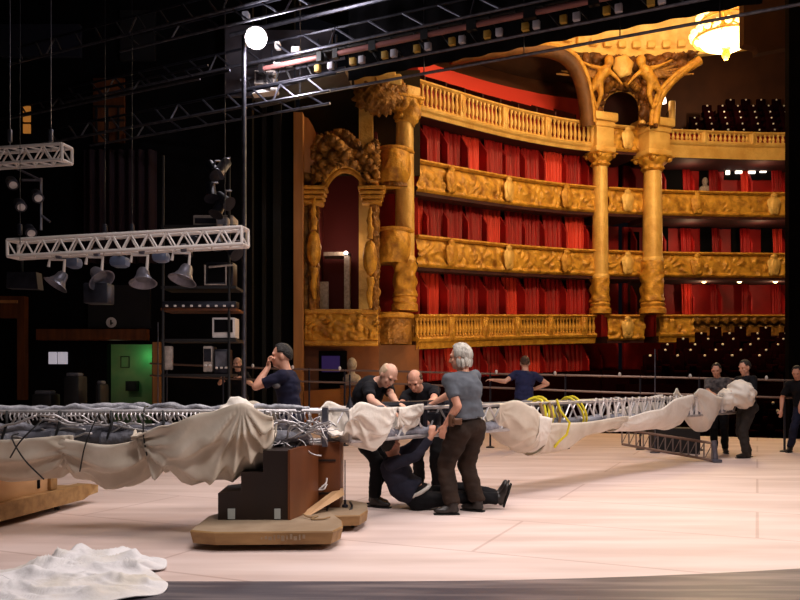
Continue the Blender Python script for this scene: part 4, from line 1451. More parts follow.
# ---------------------------------------------------------------- white cloth lying crumpled at lower left
SO = [(-70, 585), (-20, 577), (40, 566), (62, 558), (85, 551), (100, 556), (118, 554), (134, 552), (142, 560), (163, 562), (166, 570), (150, 574), (160, 580), (168, 590), (158, 597), (120, 604), (60, 612), (0, 622), (-60, 625), (-90, 605)]
SOUT = [FL(x, y) for x, y in SO]
SCEN = FL(50, 586)
SLOOP = cat_spline(SOUT + [SOUT[0]], 161)


def sheet(u, v):
    # laid along the rim of the floor covering: u around, v from the middle to the hem
    o = SLOOP[int(round(u * 160)) % 160]
    p = SCEN.lerp(o, v)
    f1 = fbm(p + V((3, 1, 0)), 1.6, 4)
    ang_ = p.x * .35 + p.y * 1.9
    rg_ = 1 - abs(math.sin(5.2 * ang_ + 2.4 * f1))
    rg2 = 1 - abs(math.sin(6.0 * (p.y * 1.6 - p.x * .55) + 2.2 * f1 + 1))
    e = min(1, (1 - v) / .16)
    back = max(0, min(1, (p.y - 5.35) / .35))
    h = (.012 + .014 * max(0, f1 + .3) + .040 * rg_ ** 3 + .026 * rg2 ** 3 + .030 * back * rg2 + .012 * (1 - abs(math.sin(13 * p.y + 3 * f1 + 5 * p.x))) ** 2) * e + .010 * (1 - e) * (1 + math.sin(u * 70))
    return V((p.x, p.y, .014 + max(0, h)))


b = MB(); b.grid(sheet, 160, 60)
b.build('crumpled_sheet', 'sheet_white', smooth=3, solid=.008, label='crumpled white sheet with a stained edge lying at the rim of the pale floor', cat='cloth')

# ---------------------------------------------------------------- ladder frame on the floor at the far right
lf = thing('floor_bracket', 'flat lattice bracket with a foot lying under the far end of the truss', 'bracket', FL(680, 458))
a0, a1 = P(622, 432, 14.6), P(712, 449, 13.6)
b = MB(); b.tube([a0 + V((0, 0, .05)), a1 + V((0, 0, .10))], .025, 6); b.tube([a0 + V((0, 0, -.22)), a1 + V((0, 0, -.19))], .025, 6); b.build('rail', 'pipe_brown', lf, .8)
b = MB()
for i in range(13):
    q = a0.lerp(a1, i / 12)
    b.tube([q + V((0, 0, -.21)), q + V((0, 0, .08))], .014, 5)
    if i < 12: b.tube([q + V((0, 0, -.21)), a0.lerp(a1, (i + 1) / 12) + V((0, 0, .08))], .008, 4)
b.build('lacing', 'netting', lf, .8)
b = MB(); q = P(714, 456, 13.6); b.tube([a1 + V((.03, 0, .14)), V((a1.x + .06, a1.y, .02))], .05, 8); b.bbox((a1.x + .06, a1.y, .03), (.16, .2, .05), 0, .015); b.build('foot', 'dull_steel', lf, .7)
b = MB(); b.prism([P(655, 434, 15.6), P(700, 438, 15.0), P(700, 412, 15.0), P(655, 412, 15.6)], (0, .4, 0)); o = b.build('support_case', 'black_paint', smooth=0, label='dark case standing under the far end of the truss', cat='case')
o.location.z = 0.0

# ---------------------------------------------------------------- safety rail along the stage edge
rl = thing('safety_railing', 'thin two-bar safety rail across the stage with white knobs', 'railing', (1.5, 16.9, 0))
R0 = [P(150, 363.5, 17.6), P(290, 369, 17.2), P(400, 371.5, 16.8), P(500, 374, 16.5), P(600, 376, 16.2), P(700, 378.3, 15.9), P(810, 381, 15.5)]
R1 = [P(150, 375.5, 17.6), P(290, 381, 17.2), P(400, 384, 16.8), P(500, 388, 16.5), P(600, 392, 16.2), P(700, 395, 15.9), P(810, 398.5, 15.5)]
for nm, R_ in (('top_bar', R0), ('lower_bar', R1)):
    b = MB(); b.tube(cat_spline(R_, 40), .024, 6); b.build(nm, 'pipe_brown', rl, .9)
top = cat_spline(R0, 400)
for px in (166, 222, 310, 345, 490, 565, 640, 700, 785):
    q = min(top, key=lambda p: abs(p.x / p.y * FOC + 400 - px))
    b = MB(); b.tube([(q.x, q.y, 0), q + V((0, 0, .03))], .022, 6); b.lathe([(.09, 0), (.09, .02), (.03, .04)], (q.x, q.y, 0), 10); b.build('post', 'iron', rl, .8)
for px in (254, 293, 340, 496, 555, 620, 690, 766):
    q = min(top, key=lambda p: abs(p.x / p.y * FOC + 400 - px))
    b = MB(); b.ell(q + V((0, -.02, .04)), (.03, .03, .045), 8, 6); b.build('knob', 'white_paint', rl, 2)
for i, (px, y0_, y1_, d_) in enumerate(((655, 349, 396, 15.4), (158, 322, 372, 17.4))):
    b = MB(); b.tube([P(px, y0_, d_), P(px, y1_ + 30, d_), (P(px, 0, d_).x, d_, 0)], .012, 5); b.lathe([(.1, 0), (.1, .02), (.02, .04)], (P(px, 0, d_).x, d_, 0), 10); b.build('thin_pole', 'dull_steel', smooth=.8, label=['thin upright pole rising behind the right truss', 'thin upright pole beside the green-lit doorway'][i], cat='pole')
# vertical rod with a cone clamp above the joint
q = B0.lerp(B1, .015)
b = MB(); b.tube([q + V((0, 0, .1)), q + V((0, 0, .50))], .010, 6); b.lathe([(.04, 0), (.03, .04), (.014, .08), (.010, .12)], q + V((0, 0, .17)), 12); b.build('clamp_rod', 'iron', smooth=.8, label='thin upright rod on the truss joint left of the bald man', cat='rod')
b = MB(); b.bbox(P(323, 409.5, 8.3), (.42 + .25, .05, .03), 0, .01); b.tube([P(310, 410, 8.3), (P(310, 0, 8.3).x, 8.3, 0)], .015, 6); b.tube([P(340, 410, 8.3), (P(340, 0, 8.3).x, 8.3, 0)], .015, 6); b.build('white_bar', 'white_paint', smooth=.5, label='thin white bar on two legs just behind the truss joint', cat='bar')
# ================================================================ people
mat('skin', (214, 158, 132), 0.5, c2=(204, 144, 118), scale=6)
mat('skin_pale', (226, 178, 154), 0.5, c2=(214, 160, 136), scale=6)
mat('tee_grey', (96, 100, 108), 0.85, c2=(84, 88, 96), scale=8, spec=0.2)
mat('tee_black', (18, 18, 24), 0.85, spec=0.2)
mat('tee_navy', (30, 30, 52), 0.85, c2=(24, 24, 44), scale=6, spec=0.2)
mat('tee_blue', (44, 48, 84), 0.85, c2=(36, 40, 72), scale=6, spec=0.2)
mat('sweater_slate', (46, 46, 60), 0.9, c2=(36, 36, 48), scale=8, spec=0.2)
mat('plaid_grey', (104, 98, 98), 0.85, c2=(58, 54, 58), scale=16, spec=0.2)
mat('trouser_brown', (52, 38, 30), 0.85, c2=(38, 28, 23), scale=5, spec=0.2)
mat('trouser_black', (16, 15, 18), 0.85, spec=0.2)
mat('trouser_grey', (56, 52, 50), 0.85, spec=0.2)
mat('trouser_navy', (30, 32, 52), 0.85, spec=0.2)
mat('shoe_dark', (30, 23, 20), 0.45)
mat('hair_silver', (214, 208, 196), 0.6, c2=(150, 144, 136), scale=14, bump=.4, bscale=40, stretch=(1, 1, .25))
mat('hair_dark', (34, 26, 22), 0.6, c2=(20, 16, 14), scale=20, bump=.4, bscale=60)
mat('hair_brown', (92, 62, 42), 0.6, c2=(64, 42, 28), scale=20, bump=.4, bscale=60)
mat('hair_sandy', (206, 180, 150), 0.6, c2=(180, 150, 120), scale=20)
mat('belt', (28, 22, 18), 0.5)
mat('leather', (92, 58, 36), 0.5)
mat('eye', (20, 16, 14), 0.2)
mat('lips', (170, 100, 88), 0.5)
mat('shirt_hem', (206, 198, 190), 0.8)
ZUP = V((0, 0, 1))


def ik(a, t, l1, l2, pole):
    d = t - a
    L = d.length
    mx_ = (l1 + l2) * .998
    if L > mx_:
        t = a + d * (mx_ / L); d = t - a; L = mx_
    x = (l1 * l1 - l2 * l2 + L * L) / (2 * L)
    h = math.sqrt(max(0, l1 * l1 - x * x))
    n = d.normalized()
    pl = pole - n * pole.dot(n)
    pl.normalize()
    return a + n * x + pl * h, t


def person(label, f, pelvis, neck, head, hf, hands, feet, s=1.0, shirt='tee_black', trousers='trouser_black', skin='skin', hair='hair_dark', hstyle='short',
           sleeve=.62, back=0.0, g=1.08, hs=1.08, shfwd=(0, 0), knee=None, elbow=None, hup=None, vox=.009, belt=False, baggy=1.0, shoes='shoe_dark', hem=.10, at=None, group=None):
    """f: facing; hands/feet: (left, right) of (target, direction, palm normal / None, curl)"""
    f = V(f).normalized(); pelvis, neck, head, hf = V(pelvis), V(neck), V(head), V(hf).normalized()
    t = (neck - pelvis).normalized()
    r = f.cross(t).normalized()
    ft = t.cross(r).normalized()
    TL = (neck - pelvis).length
    MT = Matrix((r, ft, t)).transposed()
    body, shirt_b, tr_b = MB(), MB(), MB()
    mid = pelvis + t * TL * .36 - ft * back
    rib = pelvis + t * TL * .68 - ft * back * .7
    body.ell(pelvis, (.155 * s * g, .105 * s * g, .13 * s), 16, 12, MT)
    body.ell(mid, (.140 * s * g, .098 * s * g, .16 * s), 16, 12, MT)
    body.ell(rib, (.158 * s * g, .112 * s * g, .19 * s), 16, 12, MT)
    shirt_b.ell(rib, (.180 * s * g, .132 * s * g, .205 * s), 18, 14, MT)
    shirt_b.ell(mid, (.164 * s * g, .124 * s * g, .19 * s), 18, 14, MT)
    hipdir = t
    shirt_b.capsule(mid, .118 * s * g, pelvis + t * (.10 * s - hem * s), .125 * s * g, 16, False, True)
    for sg in (-1, 1):
        shirt_b.capsule(mid + r * .05 * s * sg * g, .110 * s * g, pelvis + r * .055 * s * sg * g + t * (.10 * s - hem * s), .120 * s * g, 16, False, True)
    tr_b.ell(pelvis - t * .01 * s, (.172 * s * g, .122 * s * g, .13 * s), 18, 12, MT)
    head = head.lerp(neck, .10)
    body.capsule(neck - t * .03 * s, .068 * s, head - hf * .02 * s - ZUP * .05 * s, .059 * s, 14)
    # head
    sb_ = s
    s = s * hs
    up = V(hup) if hup else ZUP
    hr = hf.cross(up).normalized()
    hu = hr.cross(hf).normalized()
    MH = Matrix((hr, hf, hu)).transposed()
    sh_ = s
    hp = lambda x, y, z: head + MH @ V((x * sh_, y * sh_, z * sh_))
    body.ell(hp(0, -.012, .025), (.076 * s, .096 * s, .098 * s), 18, 14, MH)
    body.ell(hp(0, .022, -.045), (.060 * s, .070 * s, .075 * s), 16, 12, MH)
    body.ell(hp(0, .062, -.088), (.030 * s, .026 * s, .022 * s), 10, 8, MH)
    body.capsule(hp(0, .086, .012), .010 * s, hp(0, .102, -.028), .016 * s, 8)
    body.capsule(hp(-.045, .078, .030), .013 * s, hp(.045, .078, .030), .013 * s, 8)
    for sg in (-1, 1):
        body.ell(hp(.078 * sg, -.008, -.008), (.012 * s, .022 * s, .034 * s), 8, 8, MH)
        body.ell(hp(.042 * sg, .066, -.022), (.022 * s, .02 * s, .018 * s), 8, 6, MH)
    joints = {}
    s = sb_
    for i, sg in enumerate((-1, 1)):
        # arms
        S = neck - t * .055 * s + r * .168 * s * sg * g + ft * shfwd[i] * s - ft * back * .4
        body.capsule(neck - t * .045 * s + r * .04 * s * sg, .058 * s, S, .056 * s)
        shirt_b.capsule(neck - t * .045 * s + r * .05 * s * sg, .066 * s, S, .074 * s)
        tgt, hd, pn, curl = hands[i]
        pole = V(elbow[i]) if elbow and elbow[i] is not None else (-ft * .6 + r * .5 * sg - ZUP * .4)
        E, Wr = ik(S, V(tgt), .295 * s, .265 * s, pole)
        body.capsule(S, .055 * s, E, .042 * s); body.capsule(E, .043 * s, E.lerp(Wr, .3), .044 * s); body.capsule(E.lerp(Wr, .3), .044 * s, Wr, .028 * s)
        if sleeve <= 1:
            C_ = S.lerp(E, sleeve); shirt_b.capsule(S, .070 * s, C_, .064 * s, 14, False, True)
        else:
            shirt_b.capsule(S, .070 * s, E, .056 * s, 14); C_ = E.lerp(Wr, sleeve - 1); shirt_b.capsule(E, .056 * s, C_, .046 * s, 14, False, True)
        # hand
        d = V(hd).normalized() if hd is not None else (Wr - E).normalized()
        n_ = V(pn) if pn is not None else -r * sg
        n_ = (n_ - d * n_.dot(d)).normalized()
        sd_ = d.cross(n_) * (1 if i == 1 else -1)
        if sd_.dot(ft + ZUP * .3) < 0: sd_ = -sd_
        Mh = Matrix((sd_, n_, d)).transposed()
        hq = lambda a, b_, c: Wr + Mh @ V((a * s, b_ * s, c * s))
        body.capsule(Wr, .027 * s, hq(0, 0, .03), .027 * s, 10)
        body.ell(hq(0, .002, .052), (.042 * s, .017 * s, .054 * s), 14, 10, Mh)
        for k, (xo, ln) in enumerate(((.031, .072), (.011, .082), (-.010, .076), (-.030, .060))):
            p0 = hq(xo, 0, .088); a_ = 0; r0 = .0105 * s
            for q in range(3):
                a_ += curl * (.7, 1.0, .8)[q]
                p1 = p0 + Mh @ V((xo * .12, math.sin(a_), math.cos(a_))) * ln * s * (.45, .32, .23)[q]
                body.capsule(p0, r0, p1, r0 * .92, 8); p0 = p1; r0 *= .92
        p0 = hq(.030, .004, .026); p1 = hq(.058, .016, .058); p2 = hq(.062, .030 + .02 * curl, .090)
        body.capsule(p0, .015 * s, p1, .012 * s, 8); body.capsule(p1, .012 * s, p2, .010 * s, 8)
        # legs
        Hp = pelvis + r * .088 * s * sg * g - t * .055 * s
        ank, fd = V(feet[i][0]), V(feet[i][1]).normalized()
        kp = V(knee[i]) if knee and knee[i] is not None else f
        K, A = ik(Hp, ank, .43 * s, .425 * s, kp)
        body.ell(Hp - ft * .02 * s, .098 * s, 14, 10)
        body.capsule(Hp, .085 * s, K, .055 * s); body.capsule(K, .055 * s, K.lerp(A, .35) - f * .012 * s, .056 * s); body.capsule(K.lerp(A, .35), .054 * s, A, .036 * s)
        tr_b.ell(Hp - ft * .025 * s, .112 * s * (.96 + .04 * baggy), 16, 12)
        tr_b.capsule(Hp, .100 * s * baggy, K, .074 * s * baggy, 16); tr_b.capsule(K, .074 * s * baggy, K.lerp(A, .5), .072 * s * baggy, 16); tr_b.capsule(K.lerp(A, .5), .072 * s * baggy, K.lerp(A, .97), .066 * s * baggy, 16, False, True)
        fu = V(feet[i][2]) if len(feet[i]) > 2 else ZUP
        body.capsule(A, .036 * s, A + fd * .12 * s - fu * .04 * s, .03 * s)
        joints[i] = (A, fd, fu)
    body = voxel(body, vox, 5)
    base = V(at) if at is not None else V((pelvis.x, pelvis.y, 0))
    root = body.build('person', skin, smooth=3, at=base, label=label, cat='person', group=group)
    # clothes
    def cloth(mb, name, m, amp, seed):
        c = voxel(mb, .013, 4)
        me_pts = []
        cen = sum(c.v, V((0, 0, 0))) / len(c.v)
        import bmesh
        bm = bmesh.new()
        vv = [bm.verts.new(p) for p in c.v]
        for q in c.f: bm.faces.new([vv[i_] for i_ in q])
        bm.normal_update()
        for i_, v_ in enumerate(vv):
            p = v_.co
            w_ = noise.noise(V((p.x * 9, p.y * 9, p.z * 16)) + V((seed, 0, 0))) + .6 * abs(noise.noise(V((p.x * 14, p.y * 14, p.z * 26 + seed)))) - .1
            c.v[i_] = p + v_.normal * amp * w_
        bm.free()
        return c.build(name, m, root, 3)
    cloth(shirt_b, 'shirt', shirt, .012 * s, 3)
    cloth(tr_b, 'trousers', trousers, .014 * s, 8)
    if belt:
        b = MB()
        ring = [pelvis + t * .085 * s + r * .168 * s * math.cos(a) + ft * .126 * s * math.sin(a) for a in [2 * PI * q / 28 for q in range(28)]]
        b.tube(ring, .019 * s, 8, closed=True); b.build('belt', 'belt', root, 1)
    # hair
    s = s * hs
    if hstyle != 'none':
        b = MB()
        def hd_(d_):
            fz = d_.y
            lim = {'short': .50, 'long': .55, 'bald': -.15, 'crop': .52}[hstyle]
            top_ok = d_.z > .12 - .9 * max(0, -fz) - (.25 if hstyle == 'long' else 0)
            if hstyle == 'bald':
                ok = d_.z < .45 and d_.z > -.55 and fz < .25
            else:
                ok = (fz < lim or d_.z > .62 + .2 * fz) and top_ok
            wav = .04 * noise.noise(d_ * 5) + (.018 * math.sin(d_.z * 9 + d_.x * 14) if hstyle == 'long' else 0)
            return (1.10 + wav + (.06 if hstyle == 'long' else 0) - (.045 if hstyle in ('bald', 'crop') else 0)) if ok else .86
        b.ell(hp(0, -.014, .022), (.080 * s, .101 * s, .106 * s), 40, 28, MH, hd_)
        if hstyle == 'long':
            for q in range(9):
                a = -1.9 + 3.8 * q / 8
                b.ell(hp(.070 * math.sin(a), -.02 - .074 * math.cos(a), -.045 - .012 * (q % 2)), (.030 * s, .028 * s, .052 * s), 10, 8, MH)
        b.build('hair', hair, root, 3)
    b = MB()
    for sg in (-1, 1):
        b.ell(hp(.031 * sg, .083, .010), (.012 * s, .008 * s, .007 * s), 8, 6, MH)
    b.build('eyes', 'eye', root, 3)
    b = MB(); b.ell(hp(0, .084, -.062), (.022 * s, .010 * s, .006 * s), 10, 6, MH); b.build('mouth', 'lips', root, 3)
    s = sb_
    for i in (0, 1):
        A, fd, fu = joints[i]
        sdx = fd.cross(fu).normalized()
        fu2 = sdx.cross(fd).normalized()
        b = MB()
        MS = Matrix((sdx, fd, fu2)).transposed()
        b.capsule(A + fu2 * .03 * s, .054 * s, A - fu2 * .02 * s, .052 * s, 12)
        b.ell(A + fd * .0 * s - fu2 * .04 * s, (.044 * s, .068 * s, .042 * s), 14, 10, MS)
        b.ell(A + fd * .10 * s - fu2 * .046 * s, (.050 * s, .105 * s, .036 * s), 16, 10, MS)
        b.capsule(A + fd * .02 * s - fu2 * .02 * s, .046 * s, A + fd * .10 * s - fu2 * .04 * s, .04 * s, 12)
        b = voxel(b, .011, 3)
        for k_, p in enumerate(b.v):
            q = (p - A).dot(fu2)
            if q < -.078 * s: b.v[k_] = p + fu2 * (-.078 * s - q)
        b.cm = 1
        b.prism([A + fd * y_ * s + sdx * x_ * s - fu2 * .088 * s for x_, y_ in ((-.036, -.07), (.036, -.07), (.042, .02), (.050, .12), (.032, .20), (-.032, .20), (-.050, .12), (-.042, .02))], fu2 * .014 * s)
        b.build('shoe', [shoes, 'rubber'], root, 1.0)
    return root


# standing man with silver hair, seen from behind, helping at the truss
gy = 8.36
man = person('man with long silver hair in grey t-shirt standing with his back turned', (-.62, .78, 0), (.70, gy + .05, .93), (.665, gy + .02, 1.475), (.625, gy + .03, 1.655), (-.95, .25, -.12),
             [((.47, gy - .04, .93), (-.35, .05, -1), (.3, .6, 0), .5), ((.30, gy + .42, 1.10), (-.8, .3, -.3), (0, 0, -1), .6)],
             [((.55, gy - .04, .088), (-1, -.05, 0)), ((.83, gy + .16, .088), (-.8, .5, 0))], s=1.0, shirt='tee_grey', trousers='trouser_brown', hair='hair_silver', hstyle='long', sleeve=.66, g=1.22, belt=True, baggy=1.28, hem=.03,
             shfwd=(.02, .05), elbow=[(.6, -.5, -.1), None])
b = MB(); q = V((.53, gy - .13, .985)); b.bbox(q, (.06, .05, .13), .6, .015); b.bbox(q + V((.06, -.04, -.01)), (.09, .05, .07), .2, .015); b.build('tool_pouch', 'leather', man, .8)

# man sitting on the floor, reaching up under the truss
gy = 8.74
sit = person('man in slate sweater sitting on the floor under the truss, one arm raised', (.9, -.12, .1), (.20, gy, .145), (-.065, gy + .0, .575), (-.10, gy - .08, .715), (.55, .75, .25),
             [((.295, gy - .10, .86), (.1, .1, 1), (.2, 1, 0), .9), ((.33, gy - .32, .80), (.1, .0, 1), (.1, 1, 0), .9)],
             [((1.08, gy + .16, .115), (.30, .1, 1), (-1, 0, .3)), ((1.10, gy - .06, .115), (.32, -.05, 1), (-1, 0, .32))], s=1.0, shirt='sweater_slate', trousers='trouser_black', hair='hair_dark', hstyle='short', sleeve=1.9, g=1.25, back=.10,
             knee=[(.0, 0, 1), (.0, 0, 1)], elbow=[(.6, -.2, -.6), (.7, -.2, -.5)], hup=(-.3, -.2, .9), hem=.06)
b = MB()
tt = V((-.24, .02, .465)).normalized()
ring = [V((.20, gy, .145)) + tt * .035 + V((.465, 0, .24)).normalized() * .150 * math.sin(a) + V((0, 1, 0)) * .195 * math.cos(a) for a in [2 * PI * q / 28 for q in range(28)]]
b.tube(ring, .022, 8, closed=True); b.build('shirt_tail', 'shirt_hem', sit, 1)

# bald man leaning over the truss
gy = 8.92
person('bald man in black t-shirt leaning over the truss, hands on the white cloth', (.86, -.5, 0), (-.43, gy + .06, .90), (-.255, gy - .09, 1.395), (-.115, gy - .21, 1.455), (.42, -.55, -.62),
       [((.0, gy - .62, 1.10), (.6, -.5, -.3), (0, 0, -1), .5), ((-.15, gy - .72, 1.10), (.9, -.2, -.2), (0, 0, -1), .5)],
       [((-.30, gy + .10, .088), (.8, -.5, 0)), ((-.28, gy - .10, .088), (.9, -.5, 0))], s=1.0, shirt='tee_black', trousers='trouser_black', skin='skin_pale', hair='hair_sandy', hstyle='bald', sleeve=.75, g=1.18, hem=.07, shfwd=(.06, .06), hup=(.6, -.4, .6), back=.07)

# man facing the camera on the far side
gy = 9.75
person('balding man in black t-shirt bent over the far side of the truss, facing us', (-.25, -1, 0), (.37, gy + .16, .90), (.235, gy - .06, 1.30), (.17, gy - .20, 1.40), (-.25, -.75, -.62),
       [((.30, gy - .62, 1.10), (-.6, -.6, -.3), (0, 0, -1), .5), ((.06, gy - .55, 1.08), (.3, -.8, -.3), (0, 0, -1), .5)],
       [((.46, gy + .10, .088), (-.2, -1, 0)), ((.24, gy + .16, .088), (-.3, -1, 0))], s=1.0, shirt='tee_black', trousers='trouser_black', hair='hair_brown', hstyle='bald', sleeve=.7, hem=.07, shfwd=(.05, .05), hup=(-.2, -.6, .75), back=.04)

# walker
gy = 9.0
wk = person('man in navy t-shirt walking left behind the truss, hand at his mouth', (-1, -.08, 0), (-1.24, gy, .96), (-1.275, gy, 1.495), (-1.345, gy, 1.685), (-1, -.12, -.05),
            [((-1.46, gy - .12, 1.545), (.0, .1, 1), (1, 0, 0), 1.1), ((-1.18, gy + .28, .84), (-.2, 0, -1), None, .5)],
            [((-1.47, gy - .08, .088), (-1, 0, 0)), ((-1.02, gy + .10, .105), (-1, 0, -.15))], s=1.02, shirt='tee_navy', trousers='trouser_navy', hair='hair_dark', hstyle='short', sleeve=.72, hem=.12, elbow=[(.1, -.5, -1), None], shfwd=(.05, 0))
b = MB(); b.ell(V((-1.355, gy - .235, 1.335)), (.045, .02, .03), 10, 8); b.build('arm_badge', 'plaid_grey', wk, 2, label='pale round badge on the sleeve')

# man in the dark at the far left
gy = 17.9
person('man in black standing in the dark behind the rail, forearms folded forward', (-.3, -1, 0), (-3.60, gy, 1.0), (-3.62, gy - .03, 1.58), (-3.63, gy - .06, 1.785), (-.3, -1, -.1),
       [((-3.50, gy - .32, 1.46), (-1, -.2, .1), (0, 0, -1), .4), ((-3.90, gy - .30, 1.46), (.2, -1, 0), (0, 0, -1), .4)],
       [((-3.48, gy, .088), (-.2, -1, 0)), ((-3.72, gy, .088), (-.3, -1, 0))], s=1.06, shirt='tee_black', trousers='trouser_black', skin='skin_pale', hair='hair_sandy', hstyle='bald', sleeve=.6, vox=.012)

# man in blue, back to us, at the rail
gy = 15.9
person('man in blue t-shirt standing with his back to us, arms spread by the rail', (0, 1, 0), (2.46, gy, 1.0), (2.50, gy + .05, 1.565), (2.50, gy + .10, 1.755), (.1, 1, -.05),
       [((1.88, gy + .10, 1.40), (-1, .1, .1), (0, 0, -1), .4), ((2.70, gy + .16, 1.22), (-1, .2, -.1), (0, -1, 0), .4)],
       [((2.34, gy, .088), (-.1, 1, 0)), ((2.60, gy, .088), (.1, 1, 0))], s=1.05, shirt='tee_blue', trousers='trouser_black', skin='skin_pale', hair='hair_brown', hstyle='crop', sleeve=.6, hem=.14, elbow=[(-.3, -.4, -.3), (1, -.2, .1)], vox=.011)

# two men at the far end of the truss
gy = 15.3
person('man in grey checked shirt standing behind the far end of the truss', (-.5, -1, 0), (6.10, gy, .93), (6.06, gy - .03, 1.43), (6.02, gy - .07, 1.60), (-.6, -1, -.3),
       [((6.12, gy - .42, 1.12), (-.6, -.6, -.2), (0, 0, -1), .5), ((5.82, gy - .40, 1.15), (.3, -.8, -.2), (0, 0, -1), .5)],
       [((6.22, gy, .088), (-.2, -1, 0)), ((6.02, gy + .02, .088), (-.3, -1, 0))], s=.97, shirt='plaid_grey', trousers='trouser_black', hair='hair_dark', hstyle='short', sleeve=.8, vox=.012)
gy = 14.45
person('man in black top and grey trousers carrying a bundle of white cloth on his arms', (-.95, -.35, 0), (6.27, gy, .95), (6.24, gy, 1.46), (6.21, gy - .03, 1.64), (-.95, -.4, -.25),
       [((5.98, gy - .30, 1.15), (-1, -.1, .1), (0, 0, 1), .5), ((6.02, gy + .22, 1.15), (-1, 0, .1), (0, 0, 1), .5)],
       [((6.20, gy - .12, .088), (-1, -.2, 0)), ((6.34, gy + .10, .088), (-.8, -.4, 0))], s=1.0, shirt='tee_black', trousers='trouser_grey', hair='hair_dark', hstyle='short', sleeve=.8, vox=.012, baggy=1.1)
b = MB()
cpt = V((5.98, gy - .10, 1.15))
b.ell(cpt + V((.10, -.1, .0)), (.23, .30, .26), 44, 30, Matrix.Rotation(-.5, 3, 'Y'), lambda d_: 1 + .2 * noise.noise(d_ * 2.3) + .05 * math.sin(d_.x * 12 + d_.z * 7))
b.ell(cpt + V((-.16, -.08, -.10)), (.15, .24, .2), 36, 24, None, lambda d_: 1 + .2 * noise.noise(d_ * 2.6 + V((4, 0, 0))) + .05 * math.sin(d_.z * 13))
voxel(b, .02, 3).build('cloth_bundle', 'canvas_white', smooth=3, label='white cloth bundle on the arms of the man in grey trousers', cat='cloth')
gy = 15.4
person('man in navy trousers bending in front of the black pillar, cut off by the picture edge'.replace(', cut off by the picture edge', ''), (-.6, -1, 0), (7.78, gy, .93), (7.62, gy - .10, 1.40), (7.56, gy - .16, 1.55), (-.7, -.8, -.4),
       [((7.50, gy - .30, .80), (-.2, -.3, -1), (1, 0, 0), .4), ((7.35, gy + .02, .82), (-.2, -.3, -1), (0, 1, 0), .4)],
       [((7.80, gy - .04, .088), (-.4, -1, 0)), ((7.56, gy + .10, .088), (-.7, -.8, 0))], s=.98, shirt='tee_black', trousers='trouser_navy', hair='hair_dark', hstyle='short', sleeve=.8, vox=.013)
# ================================================================ dark stage side at the left
mat('haze_grey', (92, 86, 94), .7, c2=(58, 52, 60), scale=1.2)  # tone of the lamp's haze, for the added backing panels
mat('lamp_blue', (84, 96, 124), .5)
mat('strip_pink', (150, 96, 92), 0.5)
mat('tag_yellow', (190, 150, 60), 0.6)
mat('tag_white', (190, 186, 196), 0.6)
mat('drape_plum', (34, 12, 22), 0.9)
mat('blue_dim', (20, 22, 40), 0.7)
BD = 21.5
w = MB()
def backpoly(x0, y0, x1, y1, d=BD):
    a, c_ = P(x0, y0, d), P(x1, y1, d)
    return a, c_


def wallbox(x0, y0, x1, y1, m, name, d=BD, th=.2, **kw):
    a, c_ = P(x0, y0, d), P(x1, y1, d)
    mb = MB(); mb.box2((a.x, d, c_.z), (c_.x, d + th, a.z))
    return mb.build(name, m, smooth=0, **kw)


zt = 17.0
gx0, gx1 = P(107, 0, BD).x, P(152, 0, BD).x
gz = P(0, 344, BD).z
w.box2((-17, BD, -.3), (gx0, BD + .3, zt)); w.box2((gx1, BD, -.3), (P(252, 0, BD).x, BD + .3, zt)); w.box2((gx0, BD, gz), (gx1, BD + .3, zt))
w.build('wall_back', 'black', smooth=0, kind='structure')
w = MB(); w.box2((-17, 3, -.3), (-16.7, 22, zt)); w.build('wall_left', 'black', smooth=0, kind='structure')
# the room behind the doorway
w = MB(); w.box2((gx0 - .8, BD + 2.2, -.2), (gx1 + .8, BD + 2.3, 3.2)); w.build('wall_green_room', 'green_wall', smooth=0, kind='structure')
w = MB(); w.box2((gx0 - .9, BD + .3, -.2), (gx0 - .8, BD + 2.2, 3.2)); w.build('wall_green_left', 'green_wall', smooth=0, kind='structure')
w = MB(); w.box2((gx1 + .5, BD + .3, -.2), (gx1 + .6, BD + 2.2, 3.2)); w.build('wall_green_right', 'green_wall', smooth=0, kind='structure')
w = MB(); w.box2((gx0 - .9, BD + .3, 3.1), (gx1 + .6, BD + 2.2, 3.2)); w.build('ceiling_green_room', 'black', smooth=0, kind='structure')
w = MB(); w.box2((gx0 - .9, BD + .3, -.3), (gx1 + .6, BD + 2.3, -.0)); w.build('floor_green_room', 'black', smooth=0, kind='structure')
t = thing('wall_cabinet', 'small black cabinet on the green-lit wall seen through the doorway', 'cabinet', P(131, 391, BD + 2.1))
b = MB(); a, c_ = P(126, 381, BD + 2.0), P(137, 391, BD + 2.0); b.box2((a.x, BD + 1.95, c_.z), (c_.x, BD + 2.19, a.z)); b.build('cabinet_body', 'black_paint', t, 0)
b = MB(); b.box2((a.x + .02, BD + 1.93, c_.z + .02), (c_.x - .02, BD + 1.96, a.z - .02)); b.build('cabinet_door', 'iron', t, 0)
t = thing('picture_frame', 'thin dark framed sheet on the green-lit wall, above the black cabinet', 'picture', P(125, 368, BD + 2.15))
b = MB(); q = P(125, 362, BD + 2.17)
for dx, dz, sx_, sz_ in ((-.12, 0, .02, .32), (.12, 0, .02, .32), (0, .16, .26, .02), (0, -.16, .26, .02)):
    b.box(q + V((dx, 0, dz)), (sx_, .03, sz_))
b.build('frame', 'black_paint', t, 0)
b = MB(); b.box(q + V((0, .012, 0)), (.23, .01, .30)); b.build('sheet', 'green_wall', t, 0)
for x0, x1 in ((48.5, 56), (57.5, 67)):
    wallbox(x0, 352, x1, 364, 'pane_lit', 'window_%d' % (3 if x0 < 50 else 4), BD - .06, .05, kind='structure')
wallbox(36, 329, 146, 340, 'door_brown', 'trim_6', BD - .3, .3, kind='structure')
